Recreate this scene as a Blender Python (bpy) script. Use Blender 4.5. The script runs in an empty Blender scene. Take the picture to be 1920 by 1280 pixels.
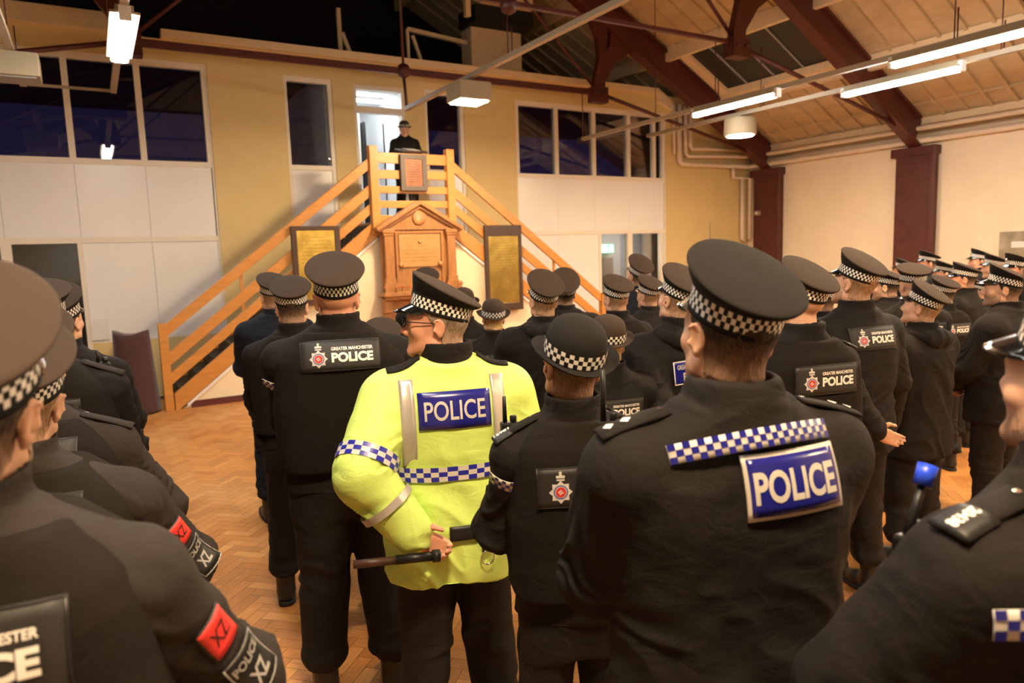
import bpy, math, random
import numpy as np
from mathutils import Vector, Matrix, Euler
from mathutils.bvhtree import BVHTree
random.seed(7)
rng = np.random.default_rng(11)
S = bpy.context.scene
COL = S.collection
PI = math.pi
R = math.radians

# ------------------------------------------------------------------ objects
def tag(o, label=None, cat=None, group=None, kind=None):
    if label: o['label'] = label
    if cat: o['category'] = cat
    if group: o['group'] = group
    if kind: o['kind'] = kind
    return o

def link(o, parent=None):
    COL.objects.link(o)
    if parent is not None: o.parent = parent
    return o

def empty(name, loc=(0, 0, 0), rz=0.0):
    o = bpy.data.objects.new(name, None)
    o.empty_display_size = 0.1
    o.location = loc; o.rotation_euler = (0, 0, rz)
    return link(o)

def mesh_np(name, V, F, mats, smooth=True, uv=None, fmat=None):
    """V (n,3); F list of equal-length index rows (np array) or list of arrays of several sizes."""
    me = bpy.data.meshes.new(name)
    V = np.asarray(V, np.float32)
    Fs = F if isinstance(F, list) else [F]
    Fs = [np.asarray(f, np.int32) for f in Fs if len(f)]
    me.vertices.add(len(V)); me.vertices.foreach_set('co', V.ravel())
    nl = sum(f.size for f in Fs); npol = sum(len(f) for f in Fs)
    me.loops.add(nl); me.loops.foreach_set('vertex_index', np.concatenate([f.ravel() for f in Fs]))
    tot = np.concatenate([np.full(len(f), f.shape[1], np.int32) for f in Fs])
    st = np.concatenate([[0], np.cumsum(tot)[:-1]]).astype(np.int32)
    me.polygons.add(npol); me.polygons.foreach_set('loop_start', st)
    try: me.polygons.foreach_set('loop_total', tot)
    except Exception: pass
    me.polygons.foreach_set('use_smooth', np.full(npol, smooth, bool))
    for m in (mats if isinstance(mats, (list, tuple)) else [mats]): me.materials.append(m)
    if fmat is not None: me.polygons.foreach_set('material_index', np.asarray(fmat, np.int32))
    if uv is not None:
        l = me.uv_layers.new(name='UVMap'); l.data.foreach_set('uv', np.asarray(uv, np.float32).ravel())
    me.update(calc_edges=True); me.validate()
    return me

class MB:
    """collects boxes, bars, tubes, prisms and lathes; build() links them as one mesh object"""
    def __init__(s): s.v = []; s.f = []; s.m = []; s.sm = []
    def add(s, vs, fs, mi=0, smooth=False):
        n = len(s.v); s.v += [tuple(float(q) for q in p) for p in vs]
        s.f += [tuple(n + i for i in f) for f in fs]; s.m += [mi] * len(fs); s.sm += [smooth] * len(fs)
        return s
    def box(s, a, b, mi=0, M=None):
        e = (len(s.f) // 6 * 7 % 31) * 0.00006; x0, y0, z0 = [q - e if q <= r else q + e for q, r in zip(a, b)]; x1, y1, z1 = [r + e if q <= r else r - e for q, r in zip(a, b)]
        vs = [(x0, y0, z0), (x1, y0, z0), (x1, y1, z0), (x0, y1, z0), (x0, y0, z1), (x1, y0, z1), (x1, y1, z1), (x0, y1, z1)]
        if M is not None: vs = [M @ Vector(v) for v in vs]
        return s.add(vs, [(0, 3, 2, 1), (4, 5, 6, 7), (0, 1, 5, 4), (1, 2, 6, 5), (2, 3, 7, 6), (3, 0, 4, 7)], mi)
    def bar(s, a, b, w, h, mi=0, up=(0, 0, 1)):
        a = Vector(a); b = Vector(b); d = (b - a); L = d.length; d.normalize()
        u = Vector(up); x = d.cross(u)
        if x.length < 1e-4: x = d.cross(Vector((0, 1, 0)))
        x.normalize(); z = x.cross(d).normalized()
        M = Matrix(((x.x, d.x, z.x, a.x), (x.y, d.y, z.y, a.y), (x.z, d.z, z.z, a.z), (0, 0, 0, 1)))
        return s.box((-w / 2, 0, -h / 2), (w / 2, L, h / 2), mi, M)
    def tube(s, pts, r, n=10, mi=0, closed=False, caps=True):
        pts = [Vector(p) for p in pts]; k = len(pts)
        rs = r if isinstance(r, (list, tuple)) else [r] * k
        vs = []; prev = None
        for i, p in enumerate(pts):
            if closed: t = pts[(i + 1) % k] - pts[i - 1]
            else: t = pts[min(i + 1, k - 1)] - pts[max(i - 1, 0)]
            t.normalize()
            if prev is None:
                x = t.cross(Vector((0, 0, 1)))
                if x.length < 1e-3: x = t.cross(Vector((1, 0, 0)))
            else:
                x = prev - t * prev.dot(t)
            x.normalize(); prev = x; y = t.cross(x)
            for j in range(n):
                a = 2 * PI * j / n
                vs.append(p + (x * math.cos(a) + y * math.sin(a)) * rs[i])
        fs = []
        for i in range(k if closed else k - 1):
            for j in range(n):
                a = i * n + j; b = i * n + (j + 1) % n; i2 = (i + 1) % k
                fs.append((a, b, i2 * n + (j + 1) % n, i2 * n + j))
        if caps and not closed:
            fs.append(tuple(range(n - 1, -1, -1))); fs.append(tuple((k - 1) * n + j for j in range(n)))
        return s.add(vs, fs, mi, True)
    def prism(s, poly, vec, mi=0):
        """poly: list of 3D points (planar), extruded by vec"""
        n = len(poly); v = Vector(vec)
        vs = [Vector(p) for p in poly] + [Vector(p) + v for p in poly]
        fs = [tuple(range(n - 1, -1, -1)), tuple(range(n, 2 * n))]
        fs += [(i, (i + 1) % n, n + (i + 1) % n, n + i) for i in range(n)]
        return s.add(vs, fs, mi)
    def lathe(s, prof, c=(0, 0, 0), n=24, mi=0, sx=1, sy=1, M=None):
        vs = []; fs = []
        for (r, z) in prof:
            for j in range(n):
                a = 2 * PI * j / n; p = Vector((c[0] + r * sx * math.cos(a), c[1] + r * sy * math.sin(a), c[2] + z))
                vs.append(M @ p if M is not None else p)
        for i in range(len(prof) - 1):
            for j in range(n):
                fs.append((i * n + j, i * n + (j + 1) % n, (i + 1) * n + (j + 1) % n, (i + 1) * n + j))
        fs.append(tuple(range(n - 1, -1, -1))); fs.append(tuple((len(prof) - 1) * n + j for j in range(n)))
        return s.add(vs, fs, mi, True)
    def build(s, name, mats, parent=None, bevel=0.0, loc=None):
        me = bpy.data.meshes.new(name); me.from_pydata(s.v, [], s.f)
        for m in (mats if isinstance(mats, (list, tuple)) else [mats]): me.materials.append(m)
        me.polygons.foreach_set('material_index', s.m); me.polygons.foreach_set('use_smooth', s.sm)
        me.update()
        import bmesh
        bm = bmesh.new(); bm.from_mesh(me); bmesh.ops.recalc_face_normals(bm, faces=bm.faces); bm.to_mesh(me); bm.free()
        o = bpy.data.objects.new(name, me); link(o, parent)
        if loc is not None: o.location = loc
        if bevel:
            b = o.modifiers.new('bevel', 'BEVEL'); b.width = bevel; b.segments = 2; b.limit_method = 'ANGLE'; b.angle_limit = R(40)
            b.harden_normals = False
        return o

# ------------------------------------------------------------------ materials
def mat(name, col, rough=0.6, metal=0.0, spec=0.5, sheen=0.0, var=0.0, vscale=6.0, bump=0.0, bscale=60.0, emit=None, estr=0.0, coat=0.0, col2=None, stretch=None, sss=0.0, fold=0.0):
    m = bpy.data.materials.new(name); m.use_nodes = True
    nt = m.node_tree; N = nt.nodes; L = nt.links; b = N['Principled BSDF']
    b.inputs['Base Color'].default_value = (*col, 1); b.inputs['Roughness'].default_value = rough
    b.inputs['Metallic'].default_value = metal; b.inputs['Specular IOR Level'].default_value = spec
    if sheen:
        b.inputs['Sheen Weight'].default_value = sheen; b.inputs['Sheen Roughness'].default_value = 0.5
    if coat: b.inputs['Coat Weight'].default_value = coat; b.inputs['Coat Roughness'].default_value = 0.15
    if sss:
        b.inputs['Subsurface Weight'].default_value = sss; b.inputs['Subsurface Radius'].default_value = (0.012, 0.005, 0.003); b.inputs['Subsurface Scale'].default_value = 1.0
    if emit:
        b.inputs['Emission Color'].default_value = (*emit, 1); b.inputs['Emission Strength'].default_value = estr
    tc = N.new('ShaderNodeTexCoord'); src = tc.outputs['Object']
    if stretch:
        mp = N.new('ShaderNodeMapping'); mp.inputs['Scale'].default_value = stretch; L.new(src, mp.inputs['Vector']); src = mp.outputs['Vector']
    if var or col2:
        n = N.new('ShaderNodeTexNoise'); n.inputs['Scale'].default_value = vscale; n.inputs['Detail'].default_value = 5; n.inputs['Roughness'].default_value = 0.6
        L.new(src, n.inputs['Vector'])
        r = N.new('ShaderNodeMix'); r.data_type = 'RGBA'
        c2 = col2 if col2 else tuple(c * (1 - var) for c in col)
        r.inputs[6].default_value = (*[min(1, c * (1 + (0 if col2 else var))) for c in col], 1); r.inputs[7].default_value = (*c2, 1)
        mr = N.new('ShaderNodeMapRange'); mr.inputs[1].default_value = 0.3; mr.inputs[2].default_value = 0.7
        L.new(n.outputs['Fac'], mr.inputs[0]); L.new(mr.outputs[0], r.inputs[0]); L.new(r.outputs[2], b.inputs['Base Color'])
    if bump:
        n2 = N.new('ShaderNodeTexNoise'); n2.inputs['Scale'].default_value = bscale; n2.inputs['Detail'].default_value = 4
        L.new(src, n2.inputs['Vector'])
        bp = N.new('ShaderNodeBump'); bp.inputs['Strength'].default_value = bump; bp.inputs['Distance'].default_value = 0.01
        L.new(n2.outputs['Fac'], bp.inputs['Height']); L.new(bp.outputs[0], b.inputs['Normal'])
        if fold:
            mp2 = N.new('ShaderNodeMapping'); mp2.inputs['Scale'].default_value = (1, 1, 1.7); mp2.inputs['Rotation'].default_value = (0.3, 0.5, 0); L.new(tc.outputs['Object'], mp2.inputs[0])
            n3 = N.new('ShaderNodeTexNoise'); n3.inputs['Scale'].default_value = 11; n3.inputs['Detail'].default_value = 3; n3.inputs['Distortion'].default_value = 1.2; L.new(mp2.outputs[0], n3.inputs['Vector'])
            b3 = N.new('ShaderNodeBump'); b3.inputs['Strength'].default_value = fold; b3.inputs['Distance'].default_value = 0.03
            L.new(n3.outputs['Fac'], b3.inputs['Height']); L.new(b3.outputs[0], bp.inputs['Normal'])
    return m

def checker_mat(name, c1, c2, rough=0.5, spec=0.5):
    """check pattern straight from the UVs: one check is one UV unit"""
    m = bpy.data.materials.new(name); m.use_nodes = True
    nt = m.node_tree; N = nt.nodes; L = nt.links; b = N['Principled BSDF']
    b.inputs['Roughness'].default_value = rough; b.inputs['Specular IOR Level'].default_value = spec
    tc = N.new('ShaderNodeTexCoord'); ck = N.new('ShaderNodeTexChecker'); ck.inputs['Scale'].default_value = 1.0
    mp = N.new('ShaderNodeMapping'); mp.inputs['Location'].default_value = (0.0, 0.0, 0.5)
    L.new(tc.outputs['UV'], mp.inputs['Vector']); L.new(mp.outputs['Vector'], ck.inputs['Vector'])
    ck.inputs['Color1'].default_value = (*c1, 1); ck.inputs['Color2'].default_value = (*c2, 1)
    L.new(ck.outputs['Color'], b.inputs['Base Color'])
    return m

M = {}
M['cloth'] = mat('black_cloth', (0.0110, 0.0088, 0.0076), 0.8, spec=0.2, fold=.22, bump=0.25, bscale=420)
M['washed'] = mat('greyer_black_cloth', (0.026, 0.0205, 0.018), 0.8, spec=0.2, fold=.25, bump=0.25, bscale=420)  # greyer copy of the black cloth, for left-file sleeves and shoulder straps
M['fleece'] = mat('black_fleece', (0.0115, 0.0095, 0.0082), 0.95, spec=0.12, fold=.10, bump=0.35, bscale=300)
M['vest'] = mat('black_body_armour_cloth', (0.0120, 0.0092, 0.0072), 0.9, spec=0.14, fold=.14, bump=0.3, bscale=500)
M['trouser'] = mat('dark_trouser_cloth', (0.0115, 0.0095, 0.0085), 0.75, spec=0.22, fold=.25, bump=0.2, bscale=400)
M['navy'] = mat('dark_navy_cloth', (0.008, 0.010, 0.018), 0.85, spec=0.2, fold=.4, bump=0.2, bscale=400)
M['purple'] = mat('violet_blue_cloth', (0.03, 0.025, 0.11), 0.8, sheen=0.2)
M['feltdark'] = mat('dark_charcoal_cap_cloth', (0.013, 0.0112, 0.0102), 0.92, spec=0.2, bump=0.15, bscale=700)  # same cap cloth without the lamp tint, for the darker crowns
M['felt'] = mat('lamp_tinted_cap_cloth', (0.049, 0.0338, 0.0250), 0.92, spec=0.2, bump=0.15, bscale=700)  # cap cloth browned and lightened for orange lamp light on the crowns
M['capblack'] = mat('black_mohair_band', (0.009, 0.008, 0.008), 0.8, spec=0.2)
M['patent'] = mat('black_patent_leather', (0.006, 0.006, 0.006), 0.12, spec=0.7, coat=0.5)
M['silver'] = mat('silver_metal', (0.75, 0.74, 0.72), 0.25, metal=1.0)
M['leather'] = mat('black_leather', (0.013, 0.011, 0.010), 0.4, spec=0.5, bump=0.25, bscale=160)
M['bootsole'] = mat('black_rubber', (0.010, 0.010, 0.010), 0.7)
M['belt'] = mat('black_webbing', (0.007, 0.007, 0.007), 0.5)
M['plastic'] = mat('black_plastic', (0.010, 0.010, 0.010), 0.4, spec=0.3)
M['checkbw'] = checker_mat('black_white_check', (0.78, 0.74, 0.68), (0.008, 0.007, 0.007), 0.7, 0.3)
M['checkbb'] = checker_mat('blue_white_check', (0.62, 0.60, 0.55), (0.02, 0.025, 0.34), 0.35)
M['hivis'] = mat('yellow_high_visibility_fabric', (0.60, 0.80, 0.19), 0.55, spec=0.35, fold=.16, bump=0.15, bscale=300)
M['reflect'] = mat('silver_reflective_tape', (0.50, 0.47, 0.42), 0.3, metal=0.35, bump=0.1, bscale=50)
M['patchblk'] = mat('black_badge_plate', (0.016, 0.015, 0.014), 0.6)
M['patchblue'] = mat('royal_blue_badge', (0.012, 0.014, 0.20), 0.25, spec=0.6, bump=0.12, bscale=14)
M['lettergrey'] = mat('reflective_grey_lettering', (0.55, 0.52, 0.47), 0.35)
M['letterwhite'] = mat('white_lettering', (0.82, 0.79, 0.74), 0.6)
M['crestred'] = mat('crest_red', (0.55, 0.035, 0.03), 0.5)
M['crestblue'] = mat('crest_blue', (0.10, 0.12, 0.35), 0.5)
M['crestsilver'] = mat('crest_silver', (0.60, 0.57, 0.54), 0.45)
M['redpatch'] = mat('red_badge', (0.62, 0.035, 0.03), 0.5)
M['bluecap'] = mat('bright_blue_plastic', (0.02, 0.07, 0.75), 0.35)
M['skin'] = mat('skin', (0.60, 0.34, 0.22), 0.55, var=0.12, vscale=22, spec=0.4, sss=0.12, bump=0.06, bscale=260)
M['skinred'] = mat('ruddy_skin', (0.62, 0.30, 0.20), 0.55, var=0.14, vscale=20, spec=0.4, sss=0.12, bump=0.06, bscale=260)
M['eyew'] = mat('eye_white', (0.75, 0.72, 0.68), 0.2)
M['eyed'] = mat('eye_iris', (0.04, 0.03, 0.02), 0.1)
def hairmat(n, c):
    m = mat(n, c, 0.6, var=0.45, vscale=120, bump=0.7, bscale=220, stretch=(1.0, 1.0, 0.22), spec=0.3)
    nt = m.node_tree; N = nt.nodes; L = nt.links; b = N['Principled BSDF']
    src = b.inputs['Base Color'].links[0].from_socket
    tc = N.new('ShaderNodeTexCoord'); sx = N.new('ShaderNodeSeparateXYZ'); L.new(tc.outputs['Object'], sx.inputs[0])
    nz = N.new('ShaderNodeTexNoise'); nz.inputs['Scale'].default_value = 70; L.new(tc.outputs['Object'], nz.inputs['Vector'])
    ma = N.new('ShaderNodeMath'); ma.operation = 'MULTIPLY_ADD'; ma.inputs[1].default_value = 0.05; L.new(nz.outputs['Fac'], ma.inputs[0]); L.new(sx.outputs['Z'], ma.inputs[2])
    mr = N.new('ShaderNodeMapRange'); mr.inputs[1].default_value = -0.045; mr.inputs[2].default_value = 0.045; mr.inputs[3].default_value = 0.82; mr.inputs[4].default_value = 0.0; L.new(ma.outputs[0], mr.inputs[0])
    mx = N.new('ShaderNodeMix'); mx.data_type = 'RGBA'; mx.inputs[7].default_value = (0.50, 0.29, 0.19, 1); L.new(src, mx.inputs[6])
    if n in ('dark_brown_hair', 'brown_hair', 'grey_cropped_hair', 'sandy_stubble'): L.new(mr.outputs[0], mx.inputs[0])
    else: mx.inputs[0].default_value = 0.0
    L.new(mx.outputs[2], b.inputs['Base Color']); return m
M['hdark'] = hairmat('dark_brown_hair', (0.045, 0.028, 0.018))
M['hbrown'] = hairmat('brown_hair', (0.13, 0.075, 0.04))
M['hblond'] = hairmat('blond_hair', (0.55, 0.36, 0.16))
M['hgrey'] = hairmat('grey_cropped_hair', (0.26, 0.20, 0.15))
M['hred'] = hairmat('auburn_hair', (0.16, 0.05, 0.03))
M['hginger'] = hairmat('sandy_stubble', (0.28, 0.16, 0.08))
# place
M['wallyellow'] = None
M['white'] = mat('white_panel', (0.80, 0.80, 0.79), 0.28, spec=0.5, var=0.03, vscale=1.5)
M['cream'] = mat('cream_paint', (0.78, 0.66, 0.46), 0.55, var=0.05, vscale=3)
M['frame'] = mat('pale_window_frame', (0.78, 0.72, 0.62), 0.45)
M['ledge'] = mat('cream_ledge', (0.78, 0.60, 0.36), 0.6, var=0.05)
M['roofboard'] = mat('cream_roof_boards', (0.54, 0.41, 0.235), 0.8, var=0.12, vscale=5, stretch=(1, 0.3, 1))
M['steelred'] = mat('dark_red_steel', (0.085, 0.018, 0.014), 0.42, var=0.25, vscale=4, bump=0.1, bscale=30)
M['pipe'] = mat('cream_painted_pipe', (0.72, 0.60, 0.45), 0.5, var=0.06)
M['beech'] = mat('orange_varnished_timber', (0.52, 0.225, 0.05), 0.38, var=0.14, vscale=3.5, stretch=(1, 1, 6), bump=0.04, bscale=30)
M['oak'] = mat('oak_timber', (0.34, 0.15, 0.045), 0.45, var=0.22, vscale=5, stretch=(5, 5, 1), bump=0.08, bscale=40)
M['darkwood'] = mat('dark_brown_wood', (0.055, 0.026, 0.015), 0.45, var=0.2, vscale=5)
M['greywood'] = mat('grey_brown_frame', (0.09, 0.07, 0.055), 0.5)
M['brass'] = mat('polished_brass_plate', (0.52, 0.38, 0.10), 0.30, metal=1.0, var=0.35, vscale=4, bump=0.5, bscale=7)
M['copper'] = mat('copper_plate', (0.26, 0.10, 0.048), 0.38, metal=0.35, var=0.2, vscale=9, bump=0.3, bscale=14)
M['etched'] = mat('etched_dark_lettering', (0.34, 0.24, 0.07), 0.5, metal=0.6)
M['bronze'] = mat('engraved_bronze_tablet', (0.46, 0.25, 0.09), 0.45, metal=0.3, var=0.1, vscale=8)
M['black'] = mat('matt_black', (0.006, 0.006, 0.006), 0.8)
M['tread'] = mat('dark_stair_tread', (0.03, 0.025, 0.02), 0.6)
M['maroon'] = mat('maroon_cloth', (0.045, 0.009, 0.010), 0.75, sheen=0.3, bump=0.15, bscale=50)
M['skirting'] = mat('maroon_skirting', (0.10, 0.02, 0.018), 0.45)
M['tray'] = mat('grey_cream_trunking', (0.36, 0.29, 0.20), 0.5)
M['lampbox'] = mat('cream_lamp_housing', (0.34, 0.27, 0.165), 0.6)
M['greypaint'] = mat('grey_paint', (0.30, 0.29, 0.28), 0.6)
M['paper'] = mat('white_paper', (0.75, 0.74, 0.72), 0.8)
M['dim'] = mat('dim_corridor_paint', (0.30, 0.29, 0.28), 0.7)
M['loftblack'] = mat('unlit_roof_black', (0.012, 0.010, 0.008), 0.95)  # black stands in for the dark of the unlit loft and left slope
M['poppy'] = mat('poppy_red', (0.55, 0.04, 0.03), 0.6)
M['whitewall'] = mat('bright_white_wall', (0.86, 0.87, 0.88), 0.6)
M['poster'] = mat('poster_print', (0.16, 0.14, 0.08), 0.5, col2=(0.42, 0.36, 0.26), vscale=4)
M['posterred'] = mat('poster_red_band', (0.50, 0.16, 0.13), 0.6)
M['tubeglow'] = mat('lit_fluorescent_tube', (1, 1, 1), 0.5, emit=(1.0, 0.965, 0.91), estr=38.0)
M['roomglow'] = mat('lit_white_tube', (1, 1, 1), 0.5, emit=(0.88, 0.95, 1.0), estr=26.0)
M['warmglow'] = mat('lit_warm_lamp', (1, 1, 1), 0.5, emit=(1.0, 0.72, 0.43), estr=165.0)
M['exitglow'] = mat('lit_exit_sign_green', (0.1, 0.6, 0.35), 0.5, emit=(0.15, 0.85, 0.50), estr=0.8)
M['corrglow'] = mat('lit_corridor_tube', (1, 1, 1), 0.5, emit=(1.0, 0.96, 0.92), estr=34.0)
M['exitwhite'] = mat('lit_exit_sign_white', (1, 1, 1), 0.5, emit=(0.9, 1.0, 0.95), estr=2.5)

def glass_mat(name, tint, refl_tint=(1, 1, 1)):
    m = bpy.data.materials.new(name); m.use_nodes = True
    nt = m.node_tree; N = nt.nodes; L = nt.links; N.remove(N['Principled BSDF'])
    out = N['Material Output']; tr = N.new('ShaderNodeBsdfTransparent'); tr.inputs[0].default_value = (*tint, 1)
    gl = N.new('ShaderNodeBsdfGlossy'); gl.inputs['Roughness'].default_value = 0.015; gl.inputs[0].default_value = (*refl_tint, 1)
    fr = N.new('ShaderNodeFresnel'); fr.inputs[0].default_value = 1.5
    mx = N.new('ShaderNodeMixShader'); L.new(fr.outputs[0], mx.inputs[0]); L.new(tr.outputs[0], mx.inputs[1]); L.new(gl.outputs[0], mx.inputs[2]); L.new(mx.outputs[0], out.inputs[0])
    return m
M['glass'] = glass_mat('window_glass', (0.9, 0.92, 0.93))
M['skyglass'] = mat('dark_rooflight_glass', (0.018, 0.018, 0.017), 0.35, spec=0.5, var=0.3, vscale=2)

def wall_mat(name, col):
    """painted brickwork: faint courses in the bump only"""
    m = mat(name, col, 0.6, var=0.04, vscale=2.0)
    nt = m.node_tree; N = nt.nodes; L = nt.links; b = N['Principled BSDF']
    tc = N.new('ShaderNodeTexCoord'); mp = N.new('ShaderNodeMapping'); mp.inputs['Rotation'].default_value = (R(90), 0, 0)
    br = N.new('ShaderNodeTexBrick'); br.inputs['Scale'].default_value = 1.0; br.inputs['Brick Width'].default_value = 0.225; br.inputs['Row Height'].default_value = 0.075; br.inputs['Mortar Size'].default_value = 0.006
    br.inputs['Color1'].default_value = (1, 1, 1, 1); br.inputs['Color2'].default_value = (0.9, 0.9, 0.9, 1); br.inputs['Mortar'].default_value = (0, 0, 0, 1)
    bp = N.new('ShaderNodeBump'); bp.inputs['Strength'].default_value = 0.12; bp.inputs['Distance'].default_value = 0.01
    L.new(tc.outputs['Object'], mp.inputs[0]); L.new(mp.outputs[0], br.inputs[0]); L.new(br.outputs['Color'], bp.inputs['Height']); L.new(bp.outputs[0], b.inputs['Normal'])
    return m
M['wallyellow'] = wall_mat('yellow_cream_brickwork', (0.69, 0.535, 0.25))
M['wallpeach'] = wall_mat('pale_cream_brickwork', (0.80, 0.68, 0.50))

# ------------------------------------------------------------------ lettering
_txt = {}
def text_geo(s, bold=0.02):
    """triangles of a line of lettering; x from 0 to width, cap height 1"""
    k = (s, bold)
    if k in _txt: return _txt[k]
    cu = bpy.data.curves.new('t', 'FONT'); cu.body = s; cu.size = 1.0; cu.offset = bold; cu.resolution_u = 4; cu.fill_mode = 'FRONT'
    ob = bpy.data.objects.new('t', cu); COL.objects.link(ob)
    dg = bpy.context.evaluated_depsgraph_get(); me = bpy.data.meshes.new_from_object(ob.evaluated_get(dg))
    me.calc_loop_triangles()
    V = np.array([v.co[:] for v in me.vertices], np.float32).reshape(-1, 3); T = np.array([t.vertices[:] for t in me.loop_triangles], np.int32).reshape(-1, 3)
    bpy.data.objects.remove(ob); bpy.data.curves.remove(cu); bpy.data.meshes.remove(me)
    V[:, :2] -= V[:, :2].min(0); h = V[:, 1].max(); V /= h; w = V[:, 0].max()
    for _ in range(9):                                   # cut long triangles so that they can follow curved cloth
        E = np.stack([np.linalg.norm(V[T[:, i], :2] - V[T[:, (i + 1) % 3], :2], axis=1) for i in range(3)], 1); big = E.max(1) > .30
        if not big.any(): break
        t = T[big]; k0 = E[big].argmax(1); r = np.arange(len(t)); a, b, c = t[r, k0], t[r, (k0 + 1) % 3], t[r, (k0 + 2) % 3]
        mid = (V[a] + V[b]) / 2; ids = len(V) + r; V = np.concatenate([V, mid]); T = np.concatenate([T[~big], np.stack([a, ids, c], 1), np.stack([ids, b, c], 1)])
    _txt[k] = (V[:, :2], T, w); return _txt[k]
# ------------------------------------------------------------------ camera (24.75 mm, head height, turned 30 degrees to the right of the hall's long axis)
YB, YS, XR, XL, YF = 11.6, 10.41, 13.4, -4.2, -4.0
cy, sy = math.cos(R(30.46051488)), math.sin(R(30.46051488)); cp, sp = math.cos(R(7.09581653)), math.sin(R(7.09581653))
fw = Vector((sy * cp, cy * cp, -sp)); rt = Vector((cy, -sy, 0)); up = rt.cross(fw)
cr, sr = math.cos(R(1.86500975)), math.sin(R(1.86500975))
rt2 = rt * cr - up * sr; up2 = rt * sr + up * cr
cam = bpy.data.cameras.new('camera'); cam.lens = 24.75; cam.sensor_width = 36.0; cam.clip_start = 0.02; cam.clip_end = 100
co = bpy.data.objects.new('camera', cam); COL.objects.link(co); S.camera = co
co.matrix_world = Matrix(((rt2.x, up2.x, -fw.x, 0), (rt2.y, up2.y, -fw.y, 0), (rt2.z, up2.z, -fw.z, 1.95), (0, 0, 0, 1)))
cam.dof.use_dof = True; cam.dof.focus_distance = 2.7; cam.dof.aperture_fstop = 3.2
CAM = Vector((0, 0, 1.95)); FPX = 1320.0
def at(px, py, depth):
    """point seen at a pixel of the 1920 x 1280 frame, at a distance along the lens axis"""
    return CAM + (rt2 * ((px - 960) / FPX) - up2 * ((py - 640) / FPX) + fw) * depth

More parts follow.
